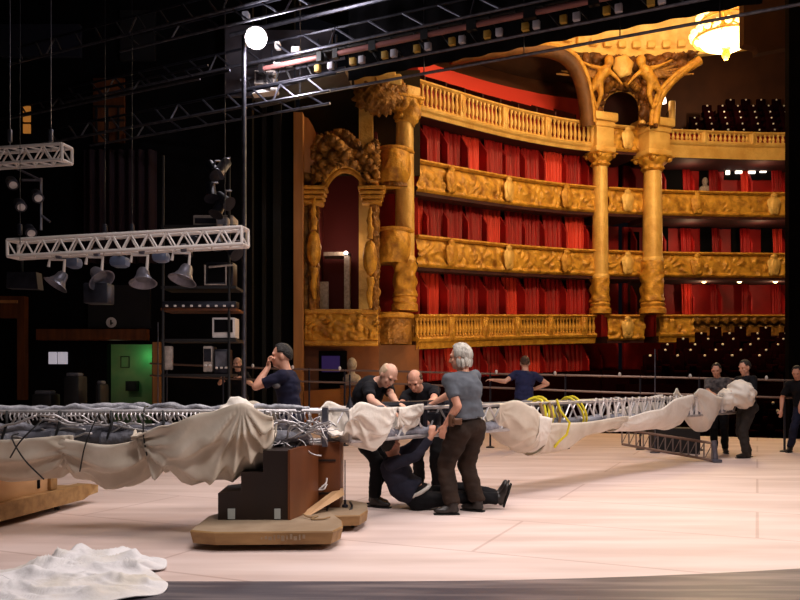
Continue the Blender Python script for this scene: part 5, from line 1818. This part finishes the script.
wallbox(152.5, 342, 159, 412, 'ochre_wood', 'trim_7', BD - .35, .3, kind='structure')
wallbox(0, 296, 24, 318, 'door_brown', 'trim_8', BD - .3, .25, kind='structure')
wallbox(17, 318, 24, 400, 'door_brown', 'trim_9', BD - .3, .25, kind='structure')
wallbox(0, 300, 17, 303, 'ochre_wood', 'trim_10', BD - .36, .05, kind='structure')
wallbox(88, 285, 150, 328, 'black_paint', 'door_9', BD - .1, .1, kind='structure')
b = MB(); q = P(111.5, 322.5, BD - .14); b.lathe([(.001, -.02), (.13, -.02), (.14, .02), (.001, .03)], q, 18, ax=(0, -1, 0)); b.cm = 1; b.box(q + V((0, -.045, 0)), (.03, .02, .13)); b.box(q + V((.025, -.045, -.02)), (.06, .02, .03)); b.cm = 0
o = b.build('wall_dial', ['white_paint', 'black'], smooth=.6, label='small round white dial on the dark wall above the brown beam', cat='dial')
# upper storey: faint door and small lit slot
wallbox(93, 78, 124, 142, 'door_brown', 'door_10', BD - .1, .1, kind='structure')
for x in (96, 107, 118):
    wallbox(x - .8, 107, x + .8, 142, 'black_paint', 'trim_11', BD - .16, .06, kind='structure')
for y in (106, 120):
    wallbox(93, y - .8, 124, y + .8, 'black_paint', 'trim_12', BD - .16, .06, kind='structure')
for y0, y1 in ((106, 112.5), (114, 121.5), (124, 133)):
    wallbox(23, y0, 30, y1, 'pane_amber', 'window_%d' % (5 + int((y0 - 106) / 9)), BD - .06, .05, kind='structure')
wallbox(120, 10, 155, 60, 'black_paint', 'trim_13', BD - .1, .1, kind='structure')
wallbox(262, 0, 266, 420, 'black_paint', 'trim_14', 24.6, .1, kind='structure')


# ---------------------------------------------------------------- silver lighting trusses with lamps
def hung(p, top):
    return None


TA0, TA1 = P(13, 249.5, 12.0), P(245, 237, 11.4)
ta = thing('lighting_truss', 'bright silver lattice lighting truss hanging level over the left side', 'truss', (TA0 + TA1) / 2 - V((0, 0, .14)), 0)
lattice(ta, TA0, TA1, .26, .24, 26, .026, .014, 'white_paint')
for px in (20, 105, 132, 225):
    q = P(px, 243, 11.8)
    b = MB(); b.tube([q, V((q.x, q.y, 14))], .006, 5); b.bbox(q + V((0, 0, .2)), (.06, .06, .16), 0, .015); b.build('suspension_cable', 'iron', ta, .8)
TB0, TB1 = P(-60, 162, 12.6), P(67, 154, 12.2)
tb = thing('lighting_truss', 'shorter silver lighting truss higher up at the left picture edge', 'truss', (TB0 + TB1) / 2 - V((0, 0, .14)), 0)
lattice(tb, TB0, TB1, .26, .24, 14, .026, .014, 'white_paint')
for px in (51, 10):
    q = P(px, 152, 12.3)
    b = MB(); b.tube([q, V((q.x, q.y, 14))], .007, 5); b.bbox(q + V((0, 0, .25)), (.06, .06, .2), 0, .015); b.build('suspension_cable', 'dull_steel', tb, .8)


def par_can(px, py, d, label, tilt, scale=1.0, m='dull_steel', drop=.35, arm_m='white_paint'):
    """lamp can in a bent yoke under the truss"""
    c = P(px, py - 1, d)
    t = thing('stage_lamp', label, 'stage lamp', c + V((0, 0, -.2)), 0, 'lamps under the silver truss')
    ax = V((math.sin(tilt), -.35, -math.cos(tilt))).normalized()
    s = scale
    b = MB(); b.lathe([(.02, -.13 * s), (.06 * s, -.12 * s), (.085 * s, -.08 * s), (.10 * s, 0), (.14 * s, .07 * s), (.20 * s, .12 * s), (.185 * s, .12 * s), (.11 * s, .05 * s)], c, 20, ax=ax); b.build('housing', m, t, .7)
    hs_ = [k for k in t.children if k.name.startswith('housing')][0]; b = MB(); b.lathe([(.005, .0), (.10 * s, .05 * s), (.005, .08 * s)], c, 16, ax=ax); b.build('lens', 'cable_grey', hs_, .9)
    b = MB()
    top = V((c.x - .04, c.y, TA0.z - .17 - (c.x - TA0.x) * -.0))
    tz = TA0.lerp(TA1, (c.x - TA0.x) / (TA1.x - TA0.x)).z - .13
    b.tube([c + V((.05, 0, .02)), V((c.x + .07, c.y, tz - .06)), V((c.x - .16 * s, c.y, tz - .05)), V((c.x - .18 * s, c.y, tz - .16))], .024, 7); b.build('yoke', arm_m, t, .8)
    b = MB(); b.bbox((c.x - .02, c.y, tz + .02), (.08, .08, .12), 0, .02); b.build('clamp', m, t, .7)
    return t


par_can(60, 280, 11.9, 'grey stage lamp on a short hook, leftmost of the row under the silver truss', -.5, .95)
par_can(98, 276, 11.75, 'grey stage lamp on a white bent yoke, above a dark hanging box', .7, 1.0)
par_can(143, 277, 11.65, 'grey stage lamp with flared rim in the middle of the row, on a white yoke', .12, 1.0)
par_can(185, 274, 11.55, 'grey stage lamp on a white yoke, nearest the equipment rack', -.25, 1.05)
for i, (px, py, lab, sx_) in enumerate(((74, 263, 'dark bluish lamp box behind the leftmost hanging lamp', .22), (120, 262, 'rounded bluish lamp box behind the row, between two white yokes', .28), (161, 257, 'dark lamp box behind the silver truss, near its right part', .25))):
    t = thing('lamp_box', lab, 'stage lamp', P(px, py + 6, 12.3))
    b = MB(); b.bbox(P(px, py, 12.3), (sx_, .26, .17), 0, .07); b.build('housing', 'lamp_blue', t, .7)
    b = MB(); b.tube([P(px, py - 5, 12.3), P(px, py - 14, 12.05)], .02, 6); b.build('hook', 'dull_steel', t)
b = MB(); b.prism([P(7, 272, 12.6), P(36, 272, 12.6), P(38, 289, 12.6), P(6, 288, 12.6)], (0, .2, 0)); b.tube([P(22, 272, 12.7), P(22, 255, 12.2)], .02, 6); o = b.build('barn_door_lamp', 'iron', smooth=0, label='flat dark lamp with hinged flaps below the left end of the silver truss', cat='stage lamp')
b = MB(); b.bbox(P(99, 294, 11.9), (.36, .3, .30), 0, .02); b.build('hanging_box', 'iron', smooth=.5, label='dark box hanging below the lamp with a white yoke', cat='box')
b = MB(); b.tube([P(9, 165, 12.6), P(41, 180, 12.6)], .02, 6); b.tube([P(41, 178, 12.6), P(41, 230, 12.6)], .02, 6); b.tube([P(22, 180, 12.6), P(42, 180, 12.6)], .02, 6); b.tube([P(41, 215, 12.6), P(50, 222, 12.6)], .02, 6); b.build('pipe_bracket', 'dull_steel', smooth=.8, label='dim steel pipe bracket hanging under the shorter left truss', cat='bracket')
for i, (px, py) in enumerate(((37, 196), (12, 183), (30, 231), (20, 205))):
    t = thing('stage_lamp', ['small dark lamp with a bright lens glint beside the pipe bracket', 'small dark lamp right under the shorter silver truss', 'small dark lamp at the lower end of the pipe bracket', 'small dark lamp left of the pipe bracket'][i], 'stage lamp', P(px, py, 12.5), 0, 'small lamps under the shorter truss')
    b = MB(); b.lathe([(.03, -.12), (.08, -.1), (.09, .08), (.06, .09)], P(px, py, 12.5), 14, ax=(.5, -.6, -.5)); b.build('housing', 'iron', t, .7)
    b = MB(); b.lathe([(.005, .085), (.06, .09), (.005, .10)], P(px, py, 12.5), 12, ax=(.5, -.6, -.5)); b.build('lens', 'alu', t, .7)

# ---------------------------------------------------------------- equipment rack: shelves with monitors and amplifiers
RD = 15.0
rk = thing('equipment_rack', 'tall dark scaffold rack loaded with control gear beside the black wall', 'rack', (P(195, 0, RD).x, RD + .3, 0))
for px in (163, 229):
    for dy in (0, .7):
        q = P(px, 300, RD + dy); b = MB(); b.tube([(q.x, RD + dy, 0), (q.x, RD + dy, 5.6)], .028, 6); b.build('upright', 'black_paint', rk, .8)
for py, mm in ((309, 'door_brown'), (226, 'black_paint'), (287, 'black_paint'), (340, 'black_paint'), (375, 'black_paint')):
    a, c_ = P(161, py, RD), P(236 if py < 345 else 230, py, RD)
    b = MB(); b.box2((a.x, RD - .02, a.z - .03), (c_.x, RD + .72, a.z + .02)); b.build('shelf', mm, rk, 0)


def gear(x0, y0, x1, y1, name, label, m, cat, d=RD + .05, dep=.4, face=None, fm=None, dots=0):
    a, c_ = P(x0, y0, d), P(x1, y1, d)
    t = thing(name, label, cat, ((a.x + c_.x) / 2, d + dep / 2, c_.z))
    b = MB(); b.bbox(((a.x + c_.x) / 2, d + dep / 2, (a.z + c_.z) / 2), (c_.x - a.x, dep, a.z - c_.z), 0, .02); b.build('casing', m, t, .4)
    if face:
        fx0, fy0, fx1, fy1 = face
        b = MB(); p, q = P(x0 + (x1 - x0) * fx0, y0 + (y1 - y0) * fy0, d), P(x0 + (x1 - x0) * fx1, y0 + (y1 - y0) * fy1, d)
        b.box2((p.x, d - .015, q.z), (q.x, d + .02, p.z)); b.build('front_face', fm, t, 0)
    for i in range(dots):
        b = MB(); p = P(x0 + (x1 - x0) * (i + .6) / dots, y1 - (y1 - y0) * .25, d); b.bbox(p, (.05, .05, .04), 0, .01); b.build('knob', 'white_paint', t, .5)
    return t


gear(212, 317.5, 235, 338, 'monitor', 'boxy pale monitor with a black screen on the rack', 'white_paint', 'monitor', face=(.1, .1, .9, .72), fm='black', dots=0)
gear(193, 215, 233, 225.6, 'control_console', 'long pale control console on the top shelf of the rack', 'old_white', 'console', dep=.5, face=(.05, .3, .9, .8), fm='iron')
gear(216, 217, 228, 225.6, 'small_monitor', 'small blue-grey monitor standing by the pale console', 'old_white', 'monitor', d=RD - .2, dep=.2, face=(.12, .15, .9, .8), fm='sleeve_grey')
gear(206, 262, 233, 286, 'open_case', 'open dark case with pale edges on the middle shelf', 'iron', 'case', face=(.06, .1, .94, .85), fm='black')
b = MB(); a, c_ = P(205, 284.5, RD - .05), P(226, 284.5, RD - .05); b.tube([P(205, 265, RD - .05), P(205, 284.5, RD - .05), c_, P(226, 266, RD - .05), P(233, 265, RD - .05)], .018, 6); b.tube([P(209, 267, RD - .05), P(231, 265, RD - .05)], .022, 6); b.build('case_trim', 'old_white', smooth=.8, label='bent pale tube frame in front of the open dark case', cat='frame')
gear(203, 346, 212, 372, 'amplifier', 'pale amplifier block at the left of the lower shelf', 'old_white', 'amplifier', face=(.1, .1, .9, .6), fm='iron', dots=2)
gear(214, 349, 228, 374, 'amplifier', 'dark boxy amplifier at the right of the lower shelf', 'iron', 'amplifier', face=(.1, .1, .9, .7), fm='cable_grey', dots=3)
gear(164, 346, 172, 370, 'notice_board', 'narrow pale panel standing beside the green doorway', 'old_white', 'panel', dep=.1)
gear(162, 300, 236, 307, 'mixing_desk', 'low dark mixing desk with a row of pale knobs under the middle shelf', 'iron', 'console', d=RD - .1, dN=0) if False else gear(162, 301, 236, 307.5, 'mixing_desk', 'low dark mixing desk with pale knobs just above the pale shelf edge', 'iron', 'console', d=RD - .1, dep=.3, dots=9)
for i, (px, py, a_) in enumerate(((213, 170, .6), (222, 168, -.5), (211, 192, .2), (224, 200, .9), (219, 208, -.3), (217, 240, .3), (190, 246, -.4), (232, 250, .8))):
    t = thing('stage_lamp', ['upper left dark lamp of the cluster above the rack', 'slanting pale-backed lamp in the cluster above the rack', 'dark lamp halfway down the cluster above the rack', 'lamp lower in the cluster, by the scaffold upright', 'lowest lamp of the cluster, over the pale console',
                              'dark lamp hanging inside the rack below the silver truss', 'dark lamp under the right part of the silver truss', 'dark lamp at the right upright of the rack'][i], 'stage lamp', P(px, py, 14.6), 0, 'dark lamps around the rack')
    ax_ = (math.sin(a_), -.5, -math.cos(a_))
    b = MB(); b.lathe([(.03, -.2), (.09, -.18), (.10, .1), (.14, .16), (.12, .16)], P(px, py, 14.6), 14, ax=ax_); b.build('housing', 'iron' if i != 1 else 'dull_steel', t, .7)
    b = MB(); b.tube([P(px, py, 14.6), P(px + 2, py - 9, 14.6), P(px + 7, py - 9, 14.8)], .02, 5); b.build('yoke', 'dull_steel', t, .8)
# dim clutter along the bottom: covered machines and a small table lamp stand
for i, (x0, y0, x1, y1, lab) in enumerate(((62, 376, 78, 402, 'dark wheeled machine left of the green doorway'), (30, 394, 50, 404, 'low pale-topped case on the dark left side'), (94, 384, 100, 404, 'thin dark stand beside the green doorway'))):
    d_ = 17.0
    a, c_ = P(x0, y0, d_), P(x1, y1, d_)
    t = thing('stage_machine', lab, 'equipment', ((a.x + c_.x) / 2, d_ + .3, 0), 0)
    b = MB(); b.bbox(((a.x + c_.x) / 2, d_ + .3, a.z / 2), (c_.x - a.x, .5, a.z), 0, .05); b.build('casing', 'black_paint', t, .5)
    b = MB(); b.bbox(((a.x + c_.x) / 2, d_ + .25, a.z + .03), ((c_.x - a.x) * .8, .3, .08), 0, .03); b.build('top', 'cable_grey', t, .5)

# ---------------------------------------------------------------- work lamp on its pole
pp = P(244, 50, 17.2)
wl = thing('work_lamp', 'glaring white work lamp high on a thin pole at the left of the stage', 'work lamp', (pp.x, pp.y, 0))
b = MB(); b.tube([(pp.x, pp.y, 0), (pp.x, pp.y, P(0, 35, 17.2).z)], .05, 8); b.lathe([(.3, 0), (.3, .04), (.08, .08)], (pp.x, pp.y, 0), 14); b.build('pole', 'dull_steel', wl, .8)
lp = P(256, 38, 17.0)
b = MB(); b.tube([(pp.x, pp.y, lp.z + .05), lp + V((0, .2, 0))], .03, 6); b.build('bracket', 'iron', wl)
b = MB(); b.lathe([(.05, -.25), (.16, -.2), (.24, 0), (.22, 0), (.15, -.17)], lp, 20, ax=(.1, -1, -.15)); b.build('reflector', 'alu', wl, .8)
b = MB(); b.ell(lp + V((0, -.04, 0)), (.19, .14, .17), 18, 12); b.build('bulb', 'lamp_white', wl, 3)

# ---------------------------------------------------------------- lighting bridge left of the proscenium
bd = 18.5
br = thing('lighting_bridge', 'dim steel walkway loaded with lamps right of the glaring work lamp', 'walkway', P(286, 97, bd))
b = MB(); b.prism([P(250, 95, bd), P(345, 72, bd), P(345, 66, bd), P(250, 89, bd)], (.1, .9, 0)); b.build('deck', 'iron', br, 0)
for dz in (0, 1):
    b = MB(); b.tube([P(240, 66 + dz * 14, bd), P(345, 43 + dz * 15, bd)], .035, 6); b.build('handrail', 'dull_steel', br, .8)
for px in (272, 295, 318, 336):
    b = MB(); q = P(px, 92 - (px - 250) * .24, bd); b.tube([q, q + V((0, 0, .85))], .025, 6); b.build('post', 'iron', br, .8)
gear(254, 70, 275, 84, 'junction_box', 'grey metal box on the walkway beside the work lamp', 'old_white', 'box', d=18.3, dep=.4, face=(.1, .15, .9, .9), fm='plaid_grey')
t = thing('flood_tray', 'bright white flat tray lying on the edge of the walkway', 'tray', P(265, 93, 18.0))
b = MB(); b.prism([P(252, 93.5, 18.0), P(277, 90.5, 18.0), P(277, 87, 18.0), P(257, 90, 18.0)], (0, .3, 0)); b.build('plate', 'white_paint', t, 0)
wallbox(225, 25, 262, 96, 'haze_grey', 'haze_panel_1', 20.6, .15, kind='structure'); wallbox(262, 30, 332, 84, 'haze_grey', 'haze_panel_2', 20.4, .15, kind='structure')  # panels added behind the work lamp to catch its light as haze
for i, (px, py, sx_, lab) in enumerate(((283, 64, .42, 'white tube lamp housing above the walkway deck'), (278, 46, .12, 'small white lamp standing right of the work lamp'), (296, 51, .2, 'white square lamp to the right on the upper rail'), (246, 16, .16, 'small grey-blue lamp above the work lamp'))):
    b = MB(); b.bbox(P(px, py, 18.2), (sx_, .2, .16 if i else .12), -.1, .03); b.build('lamp_housing', 'white_paint' if i != 3 else 'sleeve_grey', smooth=.5, label=lab, cat='lamp')

# ---------------------------------------------------------------- flown battens overhead, level and parallel to the stage front
VPX = -1236.0


def level_line(x0, y0, z):
    """level line through the point at height z seen at x0, y0"""
    d = (z - EYE) * FOC / (HOR - y0)
    p = P(x0, y0, d)
    return p


BDIR = V((.9, -.44, 0)).normalized()


def span(p, x):
    """point of the level line through p that is seen at column x"""
    k = (x - 400) / FOC
    s = (k * p.y - p.x) / (BDIR.x - k * BDIR.y)
    return p + BDIR * s


def batten(label, x0, y0, z, xa, xb, gap, n, m='iron', tubes=False, thick=.03):
    """ladder batten: lower chord through the pixel; upper chord `gap` metres above it"""
    p = level_line(x0, y0, z)
    a, c_ = span(p, xa), span(p, xb)
    t = thing('fly_batten', label, 'batten', (a + c_) / 2, 0, 'flown battens')
    b = MB(); b.tube([a, c_], thick, 6); b.build('lower_chord', 'dull_steel', t, .8)
    up = V((0, 0, gap)) + V((.12, .25, 0))
    b = MB(); b.tube([a + up, c_ + up], thick, 6); b.build('upper_chord', m, t, .8)
    b = MB()
    for i in range(n):
        q = a.lerp(c_, i / n); q2 = a.lerp(c_, (i + .8) / n)
        b.tube([q + up, q2], thick * .8, 5)
        if i % 4 == 2: b.tube([q, q + up], thick * .7, 5)
    b.build('lacing', m if m == 'black_paint' else 'dull_steel', t, .8)  # paler steel paints the diagonals as if lit
    return t, a, c_


batten('dark lattice batten across the upper left corner, highest of all', 150, 29, 9.4, 8, 330, .55, 14)
batten('dark lattice batten passing just under the work lamp towards the top centre', 400, 31, 8.6, 60, 640, .50, 18)
batten('dark lattice batten low at the left, passing in front of the faint brown door', 160, 122, 7.4, 40, 330, .45, 12)
tbt, a, c_ = batten('lighting batten carrying pairs of yellow and white tags over the proscenium', 400, 59, 8.0, 235, 760, .62, 20, 'black_paint')
batten('dark lattice batten along the very top of the picture', 300, 8, 9.0, 120, 420, .45, 10)
batten('dark lattice batten crossing in front of the shorter silver truss', 60, 108, 8.2, 12, 200, .4, 9)
batten('dark lattice batten at the lower left, ending above the equipment rack', 190, 128, 7.6, 90, 330, .42, 9)
# black border cloth hung behind the lighting batten
p = level_line(600, 23, 8.25)
qa, qb = span(p, 347) + V((0, .5, 0)), span(p, 775) + V((0, .5, 0))
b = MB(); b.grid(lambda u, v: qa.lerp(qb, u) + V((.02 * math.sin(u * 90), .03 * math.sin(u * 90), 4.5 * v)), 180, 3); b.build('border_drape', 'black', smooth=2, solid=.02, label='black border drape hung across the top of the stage opening', cat='drape')
# pipes
p = level_line(400, 78, 7.9)
t = thing('fly_pipe', 'single thin pipe slanting across the whole auditorium view', 'pipe', span(p, 400))
b = MB(); b.tube([span(p, 190), span(p, 830)], .03, 6); b.build('pipe', 'dull_steel', t, .8)
for px in (300, 424, 524, 620, 720):
    q = span(p, px); b = MB(); b.tube([q, q + V((0, 0, 3.0))], .012, 5); b.build('suspension_cable', 'iron', t, .8)
p = level_line(90, 100, 8.0)
b = MB(); b.tube([span(p, -30), span(p, 230)], .03, 6); b.build('fly_pipe', 'iron', smooth=.8, label='dim single pipe crossing the dark upper left', cat='pipe')
p = level_line(320, 14, 9.8)
b = MB(); b.tube([span(p, 230), span(p, 420)], .05, 6); b.build('fly_pipe', 'dull_steel', smooth=.8, label='pale pipe at the top edge, above the work lamp', cat='pipe')
# light strips and tags of the lighting batten
pl_ = level_line(400, 59, 8.0)
UPV = V((.12, .25, 0))
for i, (xa, xb, lab) in enumerate(((262, 320, 'leftmost'), (336, 372, 'second'), (374, 424, 'third'), (426, 470, 'fourth'), (474, 527, 'fifth'), (533, 592, 'sixth'), (596, 640, 'rightmost'))):
    q0, q1 = span(pl_, xa) + V((0, 0, .38)), span(pl_, xb) + V((0, 0, .38))
    t = thing('light_strip', f'{lab} of the dull pink tube strips along the lighting batten', 'light strip', q0.lerp(q1, .5), 0, 'pink tube strips')
    b = MB(); b.tube([q0, q1], .06, 8)
    b.build('tube', 'strip_pink', t, .8)
    b = MB(); b.box(q0, (.12, .12, .2), -.45); b.build('end_cap', 'black_paint', t, 0); b = MB(); b.box(q1, (.12, .12, .2), -.45); b.build('end_cap', 'black_paint', t, 0)
for i, (xy, xw) in enumerate(((318, 331), (353, 362), (385, 394), (417, 428), (452, 462), (487, 499), (525, 536), (563, 576), (606, 618), (650, 661))):
    for px, mm, cn in ((xy, 'tag_yellow', 'yellow'), (xw, 'tag_white', 'white')):
        q = span(pl_, px) + V((0, -.05, .12))
        nth = ['first', 'second', 'third', 'fourth', 'fifth', 'sixth', 'seventh', 'eighth', 'ninth', 'tenth'][i]
        b = MB(); b.bbox(q, (.13, .10, .15), -.45, .012); b.build('gel_tag', mm, smooth=.5, label=f'{nth} small {cn} tag from the left, hanging on the lighting batten', cat='tag', group=f'{cn} tags on the lighting batten')
# hanging dark drapes (legs) at far left to close the side stage
b = MB(); b.grid(lambda u, v: V((P(84, 0, 21.2).x + 1.9 * u, 21.2 + .10 * math.sin(u * 46), P(0, 150, 21.2).z - 3.0 * v)), 60, 4); b.build('leg_drape', 'drape_plum', smooth=2, solid=.02, label='dark plum drape hanging above the silver truss', cat='drape')
wallbox(0, 24, 80, 56, 'blue_dim', 'trim_15', BD - .2, .15, kind='structure')
# ================================================================ light
def area(name, loc, to, w, h, power, c, spread=180):
    l = bpy.data.lights.new(name, 'AREA'); l.shape = 'RECTANGLE'; l.size = w; l.size_y = h; l.energy = power; l.color = c; l.spread = math.radians(spread)
    o = bpy.data.objects.new(name, l); COL.objects.link(o); o.location = loc
    o.rotation_euler = (V(to) - V(loc)).to_track_quat('-Z', 'Y').to_euler()
    return o


def point(name, loc, power, c, r=.1):
    l = bpy.data.lights.new(name, 'POINT'); l.energy = power; l.color = c; l.shadow_soft_size = r
    o = bpy.data.objects.new(name, l); COL.objects.link(o); o.location = loc
    return o


# stage working lights in the flies
area('stage_work_light', (-.6, 7.4, 9.5), (-.2, 8, 0), 4.5, 2.5, 215, (1, .88, .85), 110)
area('stage_work_light', (4.5, 10.5, 9.5), (4.2, 10.8, 0), 5, 2.5, 210, (1, .88, .84), 110)
area('stage_front_light', (2.0, 2.0, 8.5), (1.0, 7.5, .3), 3, 1.5, 120, (1, .92, .9), 90)
area('stage_side_light', (9.0, 5.5, 6.5), (0.5, 8.5, .6), 2, 2, 80, (1, .90, .86), 80)
# work lamp
point('work_lamp_light', lp + V((.42, .05, -.22)), 170, (1, .94, 1), .15)
# house lights and added fills
point('chandelier_light', CP + V((0, 0, -1.5)), 1750, (1, .73, .40), .9)
area('dome_light', (10.2, 26, 19.0), (10.2, 29, 0), 6, 6, 260, (1, .74, .42), 180)
area('footlight', (2.8, 23.2, 1.2), (4.2, 30, 6), 6, .5, 150, (1, .68, .36), 150)
point('dome_up_light', CP + V((0, 0, 3.4)), 1500, (1, .74, .42), .6)
point('green_room_light', P(147, 356, BD + 1.9), 3.0, (.15, 1, .35), .1)
point('green_room_fill', P(114, 366, BD + 1.0), 4, (1, .9, .55), .1)
for px_, py_, pw_ in ((704, 288, 26), (775, 288, 26), (690, 234, 30), (760, 234, 30), (690, 176, 30), (762, 176, 30)):
    point('box_lamp_fill', P(px_, py_, 36.3), pw_, (1, .62, .36), .12)  # first pair belongs to the globe lamps, the rest added to lift the walls
point('gallery_fill', P(735, 88, 38.6), 160, (1, .68, .4), .15)  # added to brighten the gallery's back wall, no lamp hangs here
point('stage_box_light', P(345, 246, 26.1), 26, (1, .72, .5), .1)
point('backstage_rack_light', P(196, 285, 13.2), 6, (.95, .88, 1), .2)
point('backstage_truss_light', P(120, 215, 9.6), 14, (1, .92, .95), .3)
point('box_tower_fill', (-1.6, 21.0, 5.4), 80, (1, .68, .36), .5)  # added unseen fill for the stage box and the column beside it

w = bpy.data.worlds.new('world'); SC.world = w
w.use_nodes = True
w.node_tree.nodes['Background'].inputs[0].default_value = (.5, .5, .7, 1)
w.node_tree.nodes['Background'].inputs[1].default_value = .004

cam = bpy.data.cameras.new('camera')
cam.sensor_width = 36; cam.lens = 36.0 * FOC / 800
cam.shift_y = (HOR - 300) / 800
cam.clip_end = 200
co = bpy.data.objects.new('camera', cam); COL.objects.link(co)
co.location = (0, 0, EYE); co.rotation_euler = (PI / 2, 0, 0)
SC.camera = co
SC.view_settings.view_transform = 'Standard'
SC.view_settings.look = 'None'
SC.view_settings.exposure = 0.0
SC.view_settings.gamma = 1.0
SC.cycles.use_denoising = True
SC.cycles.max_bounces = 6
SC.cycles.sample_clamp_indirect = 4.0
